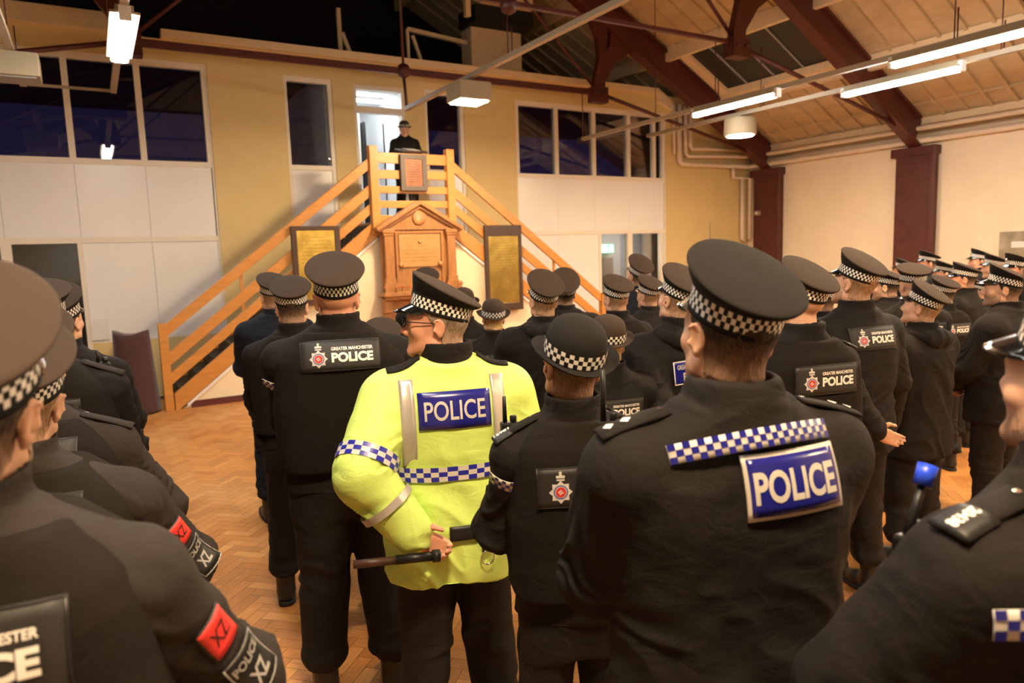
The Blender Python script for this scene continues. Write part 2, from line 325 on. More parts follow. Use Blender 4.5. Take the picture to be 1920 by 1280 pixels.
# ------------------------------------------------------------------ floor: herringbone blocks at 45 degrees
def make_floor():
    W, n = 0.078, 3; L = W * n; c45 = math.sqrt(0.5)
    V = [(XL - .2, YF - .2, -0.004), (XR + .2, YF - .2, -0.004), (XR + .2, 14.2, -0.004), (XL - .2, 14.2, -0.004)]
    F = [(0, 1, 2, 3)]; UV = [(0, 0)] * 4; rnd = [0.0]; g = 0.0012
    lim = 190
    for i in range(-lim, lim):
        for j in range(-lim, lim):
            m = (i - j) % (2 * n)
            if m == 0: x0, y0, x1, y1, hz = i * W, j * W, i * W + L, j * W + W, True
            elif m == 2 * n - 1: x0, y0, x1, y1, hz = i * W, j * W, i * W + W, j * W + L, False
            else: continue
            cx, cyy = (x0 + x1) / 2, (y0 + y1) / 2
            wx, wy = (cx - cyy) * c45 + 2.5, (cx + cyy) * c45 + 4.0
            if not (-1.6 < wx < 13.4 and 0.0 < wy < 11.4): continue
            k = len(V)
            for (px, py) in ((x0 + g, y0 + g), (x1 - g, y0 + g), (x1 - g, y1 - g), (x0 + g, y1 - g)):
                V.append(((px - py) * c45 + 2.5, (px + py) * c45 + 4.0, 0.0))
            F.append((k, k + 1, k + 2, k + 3)); o = random.random() * 50
            UV += [(o, 0), (o + 1, 0), (o + 1, .3), (o, .3)] if hz else [(o, 0), (o, .3), (o + 1, .3), (o + 1, 0)]
            rnd.append(random.random())
    m = bpy.data.materials.new('herringbone_parquet'); m.use_nodes = True
    nt = m.node_tree; N = nt.nodes; Lk = nt.links; b = N['Principled BSDF']
    at_ = N.new('ShaderNodeAttribute'); at_.attribute_name = 'block'
    cr_ = N.new('ShaderNodeValToRGB'); e = cr_.color_ramp.elements
    e[0].color = (0.42, 0.175, 0.045, 1); e[1].color = (0.62, 0.30, 0.092, 1); x = cr_.color_ramp.elements.new(0.5); x.color = (0.54, 0.235, 0.062, 1)
    Lk.new(at_.outputs['Fac'], cr_.inputs[0])
    tc = N.new('ShaderNodeTexCoord'); mp = N.new('ShaderNodeMapping'); mp.inputs['Scale'].default_value = (1.6, 26, 1)
    nz = N.new('ShaderNodeTexNoise'); nz.inputs['Scale'].default_value = 1.6; nz.inputs['Detail'].default_value = 5
    Lk.new(tc.outputs['UV'], mp.inputs[0]); Lk.new(mp.outputs[0], nz.inputs['Vector'])
    n2 = N.new('ShaderNodeTexNoise'); n2.inputs['Scale'].default_value = 0.9; n2.inputs['Detail'].default_value = 3; Lk.new(tc.outputs['Object'], n2.inputs['Vector'])
    mx = N.new('ShaderNodeMix'); mx.data_type = 'RGBA'; mx.blend_type = 'MULTIPLY'; mx.inputs[0].default_value = 0.55
    gr = N.new('ShaderNodeValToRGB'); gr.color_ramp.elements[0].position = .3; gr.color_ramp.elements[0].color = (.45, .40, .36, 1); gr.color_ramp.elements[1].position = .75; gr.color_ramp.elements[1].color = (1.15, 1.1, 1.05, 1)
    Lk.new(nz.outputs['Fac'], gr.inputs[0]); Lk.new(cr_.outputs[0], mx.inputs[6]); Lk.new(gr.outputs[0], mx.inputs[7])
    mx2 = N.new('ShaderNodeMix'); mx2.data_type = 'RGBA'; mx2.blend_type = 'MIX'; mx2.inputs[7].default_value = (0.62, 0.40, 0.18, 1)
    mr = N.new('ShaderNodeMapRange'); mr.inputs[1].default_value = .45; mr.inputs[2].default_value = .75; mr.inputs[4].default_value = .5
    Lk.new(n2.outputs['Fac'], mr.inputs[0]); Lk.new(mr.outputs[0], mx2.inputs[0]); Lk.new(mx.outputs[2], mx2.inputs[6]); Lk.new(mx2.outputs[2], b.inputs['Base Color'])
    b.inputs['Roughness'].default_value = 0.42; b.inputs['Specular IOR Level'].default_value = 0.35
    base = mat('dark_floor_joint', (0.07, 0.03, 0.012), 0.7)
    me = mesh_np('floor', V, np.array(F), [m, base], smooth=False, uv=UV, fmat=[1] + [0] * (len(F) - 1))
    a = me.attributes.new('block', 'FLOAT', 'FACE'); a.data.foreach_set('value', rnd)
    o = bpy.data.objects.new('floor', me); link(o); tag(o, kind='structure')
make_floor()

# ------------------------------------------------------------------ walls
def wall_x(name, y0, y1, x0, x1, z0, z1, holes, m):
    """wall along x with rectangular holes (xa, xb, za, zb)"""
    xs = sorted({x0, x1, *[h[0] for h in holes], *[h[1] for h in holes]}); zs = sorted({z0, z1, *[h[2] for h in holes], *[h[3] for h in holes]})
    b = MB()
    for i in range(len(xs) - 1):
        run = None
        for j in range(len(zs) - 1):
            cx, cz = (xs[i] + xs[i + 1]) / 2, (zs[j] + zs[j + 1]) / 2
            solid = not any(h[0] < cx < h[1] and h[2] < cz < h[3] for h in holes)
            if solid and run is None: run = zs[j]
            if run is not None and (not solid or j == len(zs) - 2):
                b.box((xs[i], y0, run), (xs[i + 1], y1, zs[j + 1] if solid else zs[j])); run = None
    return tag(b.build(name, m), kind='structure')
wall_x('wall_back', YB, YB + .2, XL, XR, 0, 5.17, [(XL, 1.72, 0, 4.88), (2.83, 3.60, 2.3, 4.84), (3.95, 4.84, 2.5, 4.80), (5.22, 5.98, 2.3, 4.84), (7.05, 10.80, 0, 4.80)], M['wallyellow'])
tag(MB().box((XR, YF, 0), (XR + .5, YB + .2, 3.72)).box((XR + .32, YF, 3.72), (XR + .5, 16, 4.5)).build('wall_right', M['wallpeach']), kind='structure')  # recess above the wall shaped to put shade under the eaves
tag(MB().box((XL - .2, YF, 0), (XL, YB + .2, 4.6)).build('wall_left', M['wallpeach']), kind='structure')
tag(MB().box((XL, YF - .2, 0), (XR, YF, 9.2)).build('wall_front', M['wallpeach']), kind='structure')
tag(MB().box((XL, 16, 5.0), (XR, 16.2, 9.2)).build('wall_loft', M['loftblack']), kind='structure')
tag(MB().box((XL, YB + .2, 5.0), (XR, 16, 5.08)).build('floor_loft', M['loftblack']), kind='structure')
b = MB().box((1.14, YB - .10, 5.17), (10.55, YB + .15, 5.29)).box((XL, YB - .10, 5.17), (.75, YB + .15, 5.42)).prism([(10.55, YB - .08, 5.02), (10.95, YB - .08, 4.86), (10.95, YB - .08, 5.06), (10.55, YB - .08, 5.29)], (0, .2, 0))
tag(b.build('trim_1', M['ledge'], bevel=.01), kind='structure')

# roof: right slope boarded, left slope coloured black in place of its unlit dark
KR, RX, RZ = 0.54, 4.6, 8.95
def zr(x): return RZ - KR * abs(x - RX)
b = MB()
b.prism([(XR + .6, YF - .1, zr(XR + .6)), (RX, YF - .1, RZ), (RX, YF - .1, RZ + .12), (XR + .6, YF - .1, zr(XR + .6) + .12)], (0, 20.3, 0), 0)
b.prism([(XL - .3, YF - .1, zr(XL - .3)), (RX, YF - .1, RZ), (RX, YF - .1, RZ + .12), (XL - .3, YF - .1, zr(XL - .3) + .12)], (0, 20.3, 0), 1)
y = -3.0
while y < 15.5:
    if 8.0 < y < 10.75: b.bar((XR - .02, y, zr(XR) - .02), (11.72, y, zr(11.72) - .02), .045, .06, 0); b.bar((10.2, y, zr(10.2) - .02), (RX + .3, y, zr(RX + .3) - .02), .045, .06, 0)
    else: b.bar((XR - .02, y, zr(XR) - .02), (RX + .3, y, zr(RX + .3) - .02), .045, .06, 0)
    y += 0.392
b.bar((13.0, YF, zr(13.0) - .03), (13.0, 16, zr(13.0) - .03), .03, .05, 0)
tag(b.build('ceiling', [M['roofboard'], M['loftblack']]), kind='structure')
b = MB()
for x in (11.72, 10.24, 8.5, 6.6):
    b.box((x - .05, YF, zr(x) - .26), (x + .05, 16, zr(x) - .0))
b.box((13.34, YF, 4.06), (XR + .05, YB, 4.18))
tag(b.build('trim_2', M['ledge']), kind='structure')
# rooflight between the two trusses
def slope(x, y, d=0.0): return (x, y, zr(x) - d)
b = MB()
for (xa, ya, xb, yb, w) in ((10.3, 8.1, 10.3, 10.75, .16), (11.62, 8.1, 11.62, 10.75, .2), (10.3, 10.66, 11.62, 10.66, .2), (10.3, 8.05, 11.62, 8.05, .12)):
    b.bar(slope(xa, ya, .06), slope(xb, yb, .06), w, .12)
wf = tag(b.build('window_6', M['ledge']), kind='structure')
g = MB()
g.prism([slope(10.3, 8.05, .035), slope(11.65, 8.05, .035), slope(11.65, 10.7, .035), slope(10.3, 10.7, .035)], (0, 0, .02), 0)
for yy in (8.75, 9.4, 10.05): g.bar(slope(10.32, yy, .045), slope(11.6, yy, .045), .03, .03, 1)
g.build('pane', [M['skyglass'], M['greypaint']], wf)

# ------------------------------------------------------------------ glazed bays of the back wall
def bay(n, x0, x1, mull, zt, low, panels=True):
    """frame with upper panes, white panels under them and a lower storey"""
    f = MB(); yy = YB + .02
    f.box((x0, yy, zt - .09), (x1, yy + .12, zt)); f.box((x0, yy, 3.38), (x1, yy + .12, 3.46)); f.box((x0, yy, 2.29), (x1, yy + .10, 2.37))
    f.box((x1 - .03, yy - .005, 0), (x1 - .001, yy + .12, zt)); f.box((x0 + .001, yy - .005, 0), (x0 + .03, yy + .12, zt))
    for x in mull: f.box((x - .04, yy, 3.4), (x + .04, yy + .12, zt))
    fr = tag(f.build('window_%d' % n, M['frame'], bevel=.004), kind='structure')
    for a, c in zip(mull[:-1], mull[1:]):
        MB().box((a + .03, yy + .05, 3.45), (c - .03, yy + .06, zt - .08)).build('pane', M['glass'], fr)
        if panels: MB().box((a + .002, yy + .015, 2.36), (c - .002, yy + .04, 3.39)).build('spandrel_panel', M['white'], fr)
    for (a, c, kind) in low:
        if kind == 'd': MB().box((a + .002, yy + .015, 0.88), (c - .002, yy + .04, 2.30)).build('wall_panel', M['white'], fr); MB().box((a, yy + .01, 0), (c, yy + .08, .88)).build('low_wall', M['wallyellow'], fr)
        elif kind == 'w': MB().box((a + .002, yy + .015, 0.0), (c - .002, yy + .04, 2.30)).build('wall_panel', M['white'], fr)
        else:
            q = MB(); q.box((a, yy, 0), (a + .06, yy + .1, 2.30)); q.box((c - .06, yy, 0), (c, yy + .1, 2.30)); q.box((a, yy, 0), (c, yy + .1, .12))
            q.build('glazing_frame', M['frame'], fr)
            MB().box((a + .05, yy + .05, .1), (c - .05, yy + .06, 2.30)).build('pane', M['glass'], fr)
    return fr
bay(1, -4.2, 1.72, [-3.62, -2.73, -1.85, -.97, -.09, .79, 1.68], 4.88, [(-.09, .79, 'd'), (.79, 1.72, 'd'), (-.97, -.09, 'g'), (-1.85, -.97, 'g'), (-4.2, -1.85, 'w')])
bay(2, 7.05, 10.80, [7.09, 7.99, 8.90, 9.80, 10.50, 10.76], 4.80, [(7.05, 7.99, 'w'), (7.99, 8.98, 'w'), (8.98, 9.81, 'g'), (9.81, 10.72, 'g')])
def slit(n, x0, x1):
    f = MB(); yy = YB + .02
    for (a, c, e, h) in ((x0, x1, 4.76, 4.84), (x0, x1, 3.39, 3.47), (x0, x0 + .05, 2.3, 4.84), (x1 - .07, x1, 2.3, 4.84)): f.box((a, yy, e), (c, yy + .12, h))
    fr = tag(f.build('window_%d' % n, M['frame'], bevel=.004), kind='structure')
    MB().box((x0 + .04, yy + .05, 3.46), (x1 - .06, yy + .06, 4.78)).build('pane', M['glass'], fr)
    MB().box((x0 + .04, yy + .02, 2.3), (x1 - .06, yy + .05, 3.40)).build('spandrel_panel', M['white'], fr)
slit(3, 2.83, 3.60); slit(4, 5.22, 5.98)
# landing door: open leaf into a bright room
f = MB(); yy = YB + .0
f.box((3.95, yy, 2.5), (4.0, yy + .2, 4.8)); f.box((4.79, yy, 2.5), (4.84, yy + .2, 4.8)); f.box((3.95, yy, 4.74), (4.84, yy + .2, 4.8)); f.box((3.95, yy, 4.36), (4.84, yy + .14, 4.46))
d1 = tag(f.build('door_1', M['frame'], bevel=.004), kind='structure')
MB().box((4.0, yy + .06, 4.46), (4.79, yy + .07, 4.74)).build('pane', M['glass'], d1)
# bright room behind the landing door
b = MB(); x0, x1, y0, y1, z0, z1 = 3.62, 5.10, YB + .2, 14.6, 2.5, 5.0
b.box((x0 - .1, y0, z0), (x0, y1, z1)).box((x1, y0, z0), (x1 + .1, y1, z1)).box((x0, y1, z0), (x1, y1 + .1, z1)).box((x0, y0, z0 - .1), (x1, y1, z0)).box((x0, y0, z1 - .1), (x1, y1, z1))
tag(b.build('wall_landing_room', M['whitewall']), kind='structure')
b = MB().box((3.9, 13.2, 2.5), (3.96, 13.3, 4.7)).box((4.52, 13.2, 2.5), (4.58, 13.3, 4.7)).box((3.9, 13.2, 4.4), (4.58, 13.3, 4.46)).box((3.9, 13.2, 4.64), (4.58, 13.3, 4.70))
d2 = tag(b.build('door_2', M['frame']), kind='structure')
MB().box((3.98, 13.24, 3.75), (4.5, 13.27, 4.36)).build('notice_board', M['greypaint'], d2)
MB().box((4.62, 13.1, 2.6), (4.66, 13.3, 4.5)).build('edge_strip', M['black'], d2)
t = tag(empty('ceiling_light', (4.35, 12.9, 4.88)), 'white fluorescent ceiling light in the bright room behind the landing door', 'light')
MB().box((-.6, -.06, -.03), (.6, .06, .02)).build('housing', M['white'], t); MB().box((-.57, -.05, -.06), (.57, .05, -.03)).build('tube', M['roomglow'], t)
# ground-floor corridor behind the glazing
b = MB().box((XL, 13.6, 0), (XR, 13.7, 2.5)).box((XL, YB + .2, 2.42), (3.5, 13.6, 2.5)).box((5.2, YB + .2, 2.42), (XR, 13.6, 2.5)).box((3.5, YB + .2, 2.3), (5.2, 13.6, 2.4))
tag(b.build('wall_corridor', M['dim']), kind='structure')
t = tag(empty('corridor_light', (10.9, 12.7, 2.40)), 'white tube light in the corridor behind the lower right glazing', 'light')
MB().box((-.6, -.05, -.03), (.6, .05, .02)).build('housing', M['white'], t); MB().box((-.57, -.04, -.06), (.57, .04, -.03)).build('tube', M['corrglow'], t)
t = tag(empty('corridor_light', (-.2, 13.0, 2.40)), 'white tube light in the corridor behind the lower left glazing', 'light')
MB().box((-.3, -.05, -.03), (.3, .05, .02)).build('housing', M['white'], t); MB().box((-.27, -.04, -.06), (.27, .04, -.03)).build('tube', M['exitwhite'], t)
d3 = tag(MB().box((9.75, 13.5, 0), (10.85, 13.6, 1.78)).box((9.83, 13.48, .1), (10.77, 13.5, 1.70)).build('door_3', M['greywood']), kind='structure')
t = tag(empty('exit_sign', (10.62, 13.42, 2.0)), 'lit green emergency exit sign with white running figure behind the right glazing', 'sign')
MB().box((-.19, 0, -.10), (.19, .05, .10)).build('sign_box', M['exitglow'], t)
g = MB(); g.box((-.16, -.006, -.085), (-.02, -.001, .085)); g.box((.05, -.006, -.02), (.17, -.001, .01)); g.lathe([(.018, 0), (.018, .005)], (0, 0, 0), 10, M=Matrix.Translation((.12, -.001, .06)) @ Matrix.Rotation(R(90), 4, 'X'))
g.bar((.11, -.004, .02), (.07, -.004, -.08), .025, .004, up=(0, 1, 0)); g.bar((.12, -.004, .02), (.16, -.004, -.08), .025, .004, up=(0, 1, 0))
g.build('pictogram', M['exitwhite'], t)

# loft bits seen over the ledge
def loft(name, b, m, lab): return tag(b.build(name, m), lab, 'roof timber')
loft('loft_post', MB().bar((3.62, 12.6, 5.08), (3.62, 12.6, 5.6), .05, .05), M['ledge'], 'short timber post standing behind the wall ledge, left of the taller post')
loft('loft_post', MB().bar((4.1, 12.6, 5.08), (4.1, 12.6, 6.3), .07, .07).bar((4.45, 12.6, 5.08), (4.15, 12.6, 5.9), .06, .06), M['ledge'], 'tall timber post with a slanting brace behind the wall ledge above the door')
loft('loft_truss', MB().bar((5.3, 12.4, 6.05), (7.1, 12.4, 5.9), .07, .07).bar((5.3, 12.4, 5.08), (5.3, 12.4, 6.05), .05, .05).bar((5.7, 12.4, 5.08), (5.4, 12.4, 5.95), .05, .05).bar((7.1, 12.4, 5.08), (7.1, 12.4, 5.9), .06, .06).bar((7.05, 12.4, 5.75), (6.3, 12.4, 5.15), .07, .07), M['ledge'], 'timber frame with slanting struts behind the ledge above the right slit window')
t = tag(empty('air_duct', (6.9, 12.0, 5.9)), 'cream boxed air duct hanging high under the roof above the landing', 'duct')
MB().box((-.42, -.3, .58), (.68, .3, 1.15)).build('upper_box', M['ledge'], t); MB().box((-.40, .2, -.82), (.70, .6, .30)).build('lower_box', M['ledge'], t); MB().box((-.5, -.2, .3), (.75, .5, .58)).build('dark_collar', M['black'], t)
MB().bar((-.62, -.1, .35), (-.62, -.1, 1.3), .10, .10).build('side_pipe', M['ledge'], t)

# ------------------------------------------------------------------ roof trusses
def truss(Y, lab):
    t = tag(empty('roof_truss', (RX, Y, 4.95)), lab, 'roof truss', 'dark red steel roof trusses')
    def P(x, z): return (x - RX, 0, z - 4.95)
    for s in (1, -1):
        q = MB()
        def X(x): return RX + s * (x - RX)
        a, c = (13.25, 3.74), (4.6, 3.74 + .54 * 8.65)
        n = Vector((.475, 0, .88))
        q.bar(P(X(13.25), 3.95), P(X(4.62), 3.95 + .54 * 8.63), .20, .035, up=(0, 1, 0)) if False else None
        # I-section rafter: two flanges and a web
        for dz, w, h in ((0.0, .22, .05), (.50, .22, .05)):
            q.bar(P(X(13.25), 3.68 + dz), P(X(4.62), 3.68 + dz + .54 * 8.63), w, h)
        q.bar(P(X(13.25), 3.93), P(X(4.62), 3.93 + .54 * 8.63), .10, .46)
        q.build('rafter', M['steelred'], t)
        # flared cast strut with two holes left open between its arms
        st = MB(); bx, bz = 8.53, 4.98
        left = [(bx - .13, bz - .22), (bx - .13, bz + .10), (bx - .03, bz + .55), (bx - .10, bz + .95), (bx - .45, bz + 1.55)]
        mid1 = [(bx + .25, bz + 1.25), (bx + .14, bz + .85), (bx + .12, bz + .62)]
        arm1 = [(X(px), pz) for px, pz in [(bx - .13, bz - .22), (bx - .13, bz + .10), (bx + .0, bz + .55), (bx - .04, bz + .95), (bx - .42, bz + 1.62), (bx + .20, bz + 1.28), (bx + .17, bz + .75), (bx + .13, bz + .45), (bx + .13, bz - .22)]]
        arm2 = [(X(px), pz) for px, pz in [(bx - .05, bz + .20), (bx + .12, bz + .12), (bx + .40, bz + .50), (bx + .95, bz + .86), (bx + .30, bz + 1.22), (bx + .26, bz + .80), (bx + .02, bz + .48)]]
        for arm, th in ((arm1, .12), (arm2, .10)):
            st.prism([(x - RX, -th / 2, z - 4.95) for x, z in arm], (0, th, 0))
        st.build('strut', M['steelred'], t)
        nd = MB().box((X(8.53) - RX - .17, -.1, -.22), (X(8.53) - RX + .17, .1, .06))
        for dx in (-.09, .09):
            nd.lathe([(.03, 0), (.03, .03)], n=8, M=Matrix.Translation((X(8.53) - RX + dx, -.1, -.06)) @ Matrix.Rotation(R(90), 4, 'X'))
        nd.build('node_plate', M['steelred'], t)
        MB().tube([P(X(8.5), 4.92), P(X(13.1), 3.92)], .035).build('tie_rod', M['steelred'], t)
        MB().tube([P(X(8.45), 5.0), P(X(4.7), 8.4)], .028).build('tie_rod', M['steelred'], t)
    hb = .10 if Y > 10 else .05
    MB().box((-3.9, -.03, .02 - hb), (3.9, .03, .02)).build('tie_bar', M['steelred'], t)
    MB().tube([(0, 0, -.02), (0, 0, 3.7)], .022).build('king_rod', M['steelred'], t)
    MB().lathe([(.02, -.14), (.09, -.1), (.11, -.02), (.09, .06), (.02, .1)], n=12).build('hub', M['steelred'], t)
    return t
truss(10.99, 'dark red steel roof truss in front of the back wall, behind the rooflight')
truss(7.64, 'dark red steel roof truss at the near side of the rooflight')
truss(4.29, 'dark red steel roof truss overhead, nearest of those in view')
truss(0.94, 'dark red steel roof truss behind the viewer, over the front rows')

# pillars on the right wall
for (Y, lab) in ((10.99, 'dark red painted pillar on the right wall next to the corner pipes'), (7.64, 'dark red painted pillar with scuffed paint in the middle of the right wall'), (4.29, 'dark red painted pillar on the right wall beyond the poster')):
    t = tag(empty('wall_pillar', (13.28, Y, 0)), lab, 'pillar', 'pillars of the right wall')
    MB().box((-.02, -.36, 0), (.12, .36, 3.55)).box((-.08, -.39, 0), (-.02, -.30, 3.55)).build('shaft', M['steelred'], t, bevel=.01)
    MB().box((-.10, -.40, 3.50), (.12, .42, 3.66)).build('cap', M['steelred'], t, bevel=.01)
t = tag(empty('light_switch', (13.20, 11.19, 2.69)), 'small cream switch box on the pillar beside the corner', 'switch')
MB().box((-.03, -.06, -.05), (.06, .06, .05)).build('box', M['lampbox'], t, bevel=.008); MB().box((-.04, -.02, -.02), (-.03, .02, .02)).build('rocker', M['white'], t)

# pipes
def pipe(pts, r, lab, grp='cream pipes of the far right corner'):
    o = MB().tube(pts, r, 10).build('wall_pipe', M['pipe']); tag(o, lab, 'pipe', grp); return o
pipe([(13.25, YF, 3.76), (13.25, 11.42, 3.76), (13.2, 11.48, 3.76), (11.16, 11.5, 3.76), (11.1, 11.5, 3.8), (11.1, 11.5, 5.0)], .055, 'thick cream pipe along the right wall turning up beside the window, lowest run')
pipe([(13.22, YF, 3.98), (13.22, 11.38, 3.98), (13.17, 11.44, 3.98), (11.30, 11.46, 3.92), (11.24, 11.46, 3.98), (11.24, 11.46, 4.95)], .045, 'cream pipe along the right wall turning up beside the window, middle run')
pipe([(13.30, 11.44, 4.13), (11.4, 11.44, 4.08), (11.36, 11.44, 4.12), (11.36, 11.44, 5.0)], .045, 'short cream pipe across the far right corner, highest run')
pipe([(10.95, 11.5, 3.95), (10.95, 11.5, 5.0)], .03, 'thin upright cream pipe nearest the right-hand windows')
pipe([(12.75, 11.5, 3.74), (12.75, 11.5, 3.52), (13.28, 11.48, 3.50), (13.28, 11.48, 2.1)], .05, 'cream drop pipe in the corner next to the dark red pillar')
pipe([(13.06, 11.5, 3.48), (13.06, 11.5, 2.12), (13.2, 11.5, 2.06)], .05, 'cream drop pipe left of its twin in the far right corner')
t = tag(MB().box((12.0, 11.52, 2.05), (12.22, 11.6, 2.12)).tube([(12.11, 11.58, 2.12), (12.11, 11.58, 2.5)], .008).build('junction_box', M['greypaint'], bevel=.01), 'small grey-blue junction box on the yellow wall behind the nearest big cap', 'junction box')
t = tag(empty('wall_poster', (13.38, 5.35, 1.45)), 'large printed poster with red and white heading on the right wall', 'poster')
MB().box((-.01, -.85, -.6), (.015, .85, .6)).build('sheet', M['poster'], t); MB().box((-.014, -.80, .42), (-.01, .45, .53)).build('red_band', M['posterred'], t); MB().box((-.017, -.80, .33), (-.014, .66, .43)).build('white_band', M['paper'], t)
MB().box((-.014, .42, -.33), (-.011, .78, -.27)).build('caption_strip', M['paper'], t)

# ------------------------------------------------------------------ lighting
def trunk(x, y0, y1, z, lab, hangs):
    t = tag(empty('lighting_trunking', (x, y1, z)), lab, 'cable trunking', 'cream lighting trunking runs')
    MB().box((-.035, y0 - y1, -.03), (.035, 0, .03)).build('tray', M['tray'], t)
    for h in hangs:
        MB().tube([(-.03, h - y1, .02), (-.03, h - y1, zr(x) - z if abs(h - 9.5) < .1 or h not in (10.9, 7.64, 4.29) else 4.95 - z)], .008, 6).build('hanger', M['steelred'], t)
        MB().tube([(.03, h - y1, .02), (.03, h - y1, .35)], .008, 6).build('hanger', M['steelred'], t)
trunk(.44, -3, 10.7, 4.2, 'cream trunking carrying the tube light at the left, ending before the left windows', (9.5, 4.29))
trunk(-.52, -3, 10.7, 4.2, 'cream trunking carrying the unlit box lamp, leftmost run', (9.5, 4.29))
trunk(4.6, -3, 10.95, 4.33, 'long cream trunking run down the middle of the hall ending above the speaker', (7.64, 4.29))
trunk(8.12, -3, 10.95, 4.04, 'cream trunking carrying the two tube lights left of its twin on the right', (10.9, 7.64, 4.29))
trunk(9.1, -3, 10.25, 4.04, 'cream trunking carrying the round lamp, rightmost run', (10.0, 7.64, 4.29))
MB_ = MB().bar((-.52, 10.69, 4.2), (.44, 10.69, 4.2), .04, .03)
tag(MB_.build('cross_bar', M['tray']), 'thin bar linking the ends of the two trunking runs at the left', 'bar')
MB_ = MB().tube([(4.6, 10.93, 4.33), (4.6, 10.99, 4.85)], .025, 8)
tag(MB_.build('hanging_rod', M['steelred']), 'dark red rod hanging the middle trunking from the truss above the speaker', 'rod')
def tube_light(x, yc, z, lab, w=.10, L=1.5, tx=None):
    t = tag(empty('fluorescent_light', (x, yc, z)), lab, 'tube light', 'tube lights on the trunking')
    MB().box((-w * .75, -L / 2, -.004), (w * .75, L / 2, .02)).box((-w * .45, -L / 2, .02), (w * .45, L / 2, .07)).build('housing', M['lampbox'], t, bevel=.006)
    MB().box((-w / 2, -L / 2 + .02, -.055), (w / 2, L / 2 - .02, -.004)).build('tube', M['tubeglow'], t, bevel=.015)
    tx = x if tx is None else tx; zt = 4.30 if tx == 4.6 else 4.01 if tx > 5 else 4.17
    for s in (-1, 1): MB().box((min(-.02, tx - x - .03), s * .5 - .02, .06), (max(.02, tx - x + .03), s * .5 + .02, zt - z + .002)).build('bracket', M['tray'], t)
    for s in (-1, 1): MB().box((-.05, s * (L / 2) - .025, -.06), (.05, s * (L / 2) + .02, .06)).build('end_cap', M['white'], t, bevel=.004)
tube_light(8.0, 7.22, 3.95, 'lit tube light just left of the round lamp on the right-hand trunking', tx=8.12)
tube_light(8.0, 4.1, 3.95, 'lit tube light nearest the top right corner, running out of the frame', L=1.62, tx=8.12)
tube_light(8.92, 5.38, 3.95, 'lit tube light on the rightmost trunking, near the middle pillar', tx=9.1)
tube_light(.44, 7.88, 4.11, 'lit broad tube light in front of the left windows', w=.16)
for (x, yc, lab) in ((.44, 4.9, 'added tube light over the left file, unseen above the view, brightening the left panels'), (.44, 2.2, 'lit tube light over the left file of officers, outside the view'), (8.0, .6, 'lit tube light over the right-hand rows, beyond the right edge'), (8.92, -1.2, 'lit tube light at the rear of the right-hand rows')):  # first tube is added out of view to whiten the left panels
    tube_light(x, yc, 4.24 if x == 4.6 else 4.11 if x < 2 else 3.94, lab, tx={8.0: 8.12, 8.92: 9.1}.get(x, x))
def flood(x, yc, z, lab, rnd, lit=True):
    t = tag(empty('high_bay_lamp', (x, yc, z)), lab, 'lamp', 'box lamps under the trunking')
    h = MB()
    if rnd: h.lathe([(.20, .0), (.25, .0), (.25, .26), (.12, .28), (.05, .28)], n=28)
    else: h.box((-.24, -.21, 0), (.24, .21, .24))
    h.build('housing', M['lampbox'], t, bevel=.012)
    zt = 4.30 if abs(x - 4.6) < .1 else 4.005 if x > 5 else 4.17
    if zt > z + .25: MB().box((-.03, -.03, .24), (.03, .03, zt - z + .002)).build('stem', M['tray'], t)
    g = MB()
    if rnd: g.lathe([(.02, -.012), (.20, -.01), (.215, .01), (.2, .02)], n=28)
    else: g.box((-.20, -.17, -.015), (.20, .17, .01))
    g.build('lamp_glass', M['warmglow'] if lit else M['greypaint'], t)
flood(4.62, 8.8, 4.02, 'lit square box lamp glowing warm under the middle trunking', False)
flood(9.08, 8.05, 3.70, 'lit round lamp glowing warm under the rightmost trunking', True)
flood(-.52, 9.2, 3.93, 'unlit cream box lamp in front of the far left windows', False, False)
for (x, yc, lab) in ((4.6, 2.4, 'lit box lamp overhead in the middle of the hall'), (4.6, -1.2, 'lit box lamp behind the viewer in the middle of the hall'), (.44, .3, 'lit box lamp over the front rows of the left file'), (9.1, 2.2, 'lit box lamp over the far right rows'), (9.1, -1.6, 'lit box lamp at the rear right of the hall')):
    flood(x, yc, 4.02 if x == 4.6 else 3.88 if x < 2 else 3.72, lab, False)

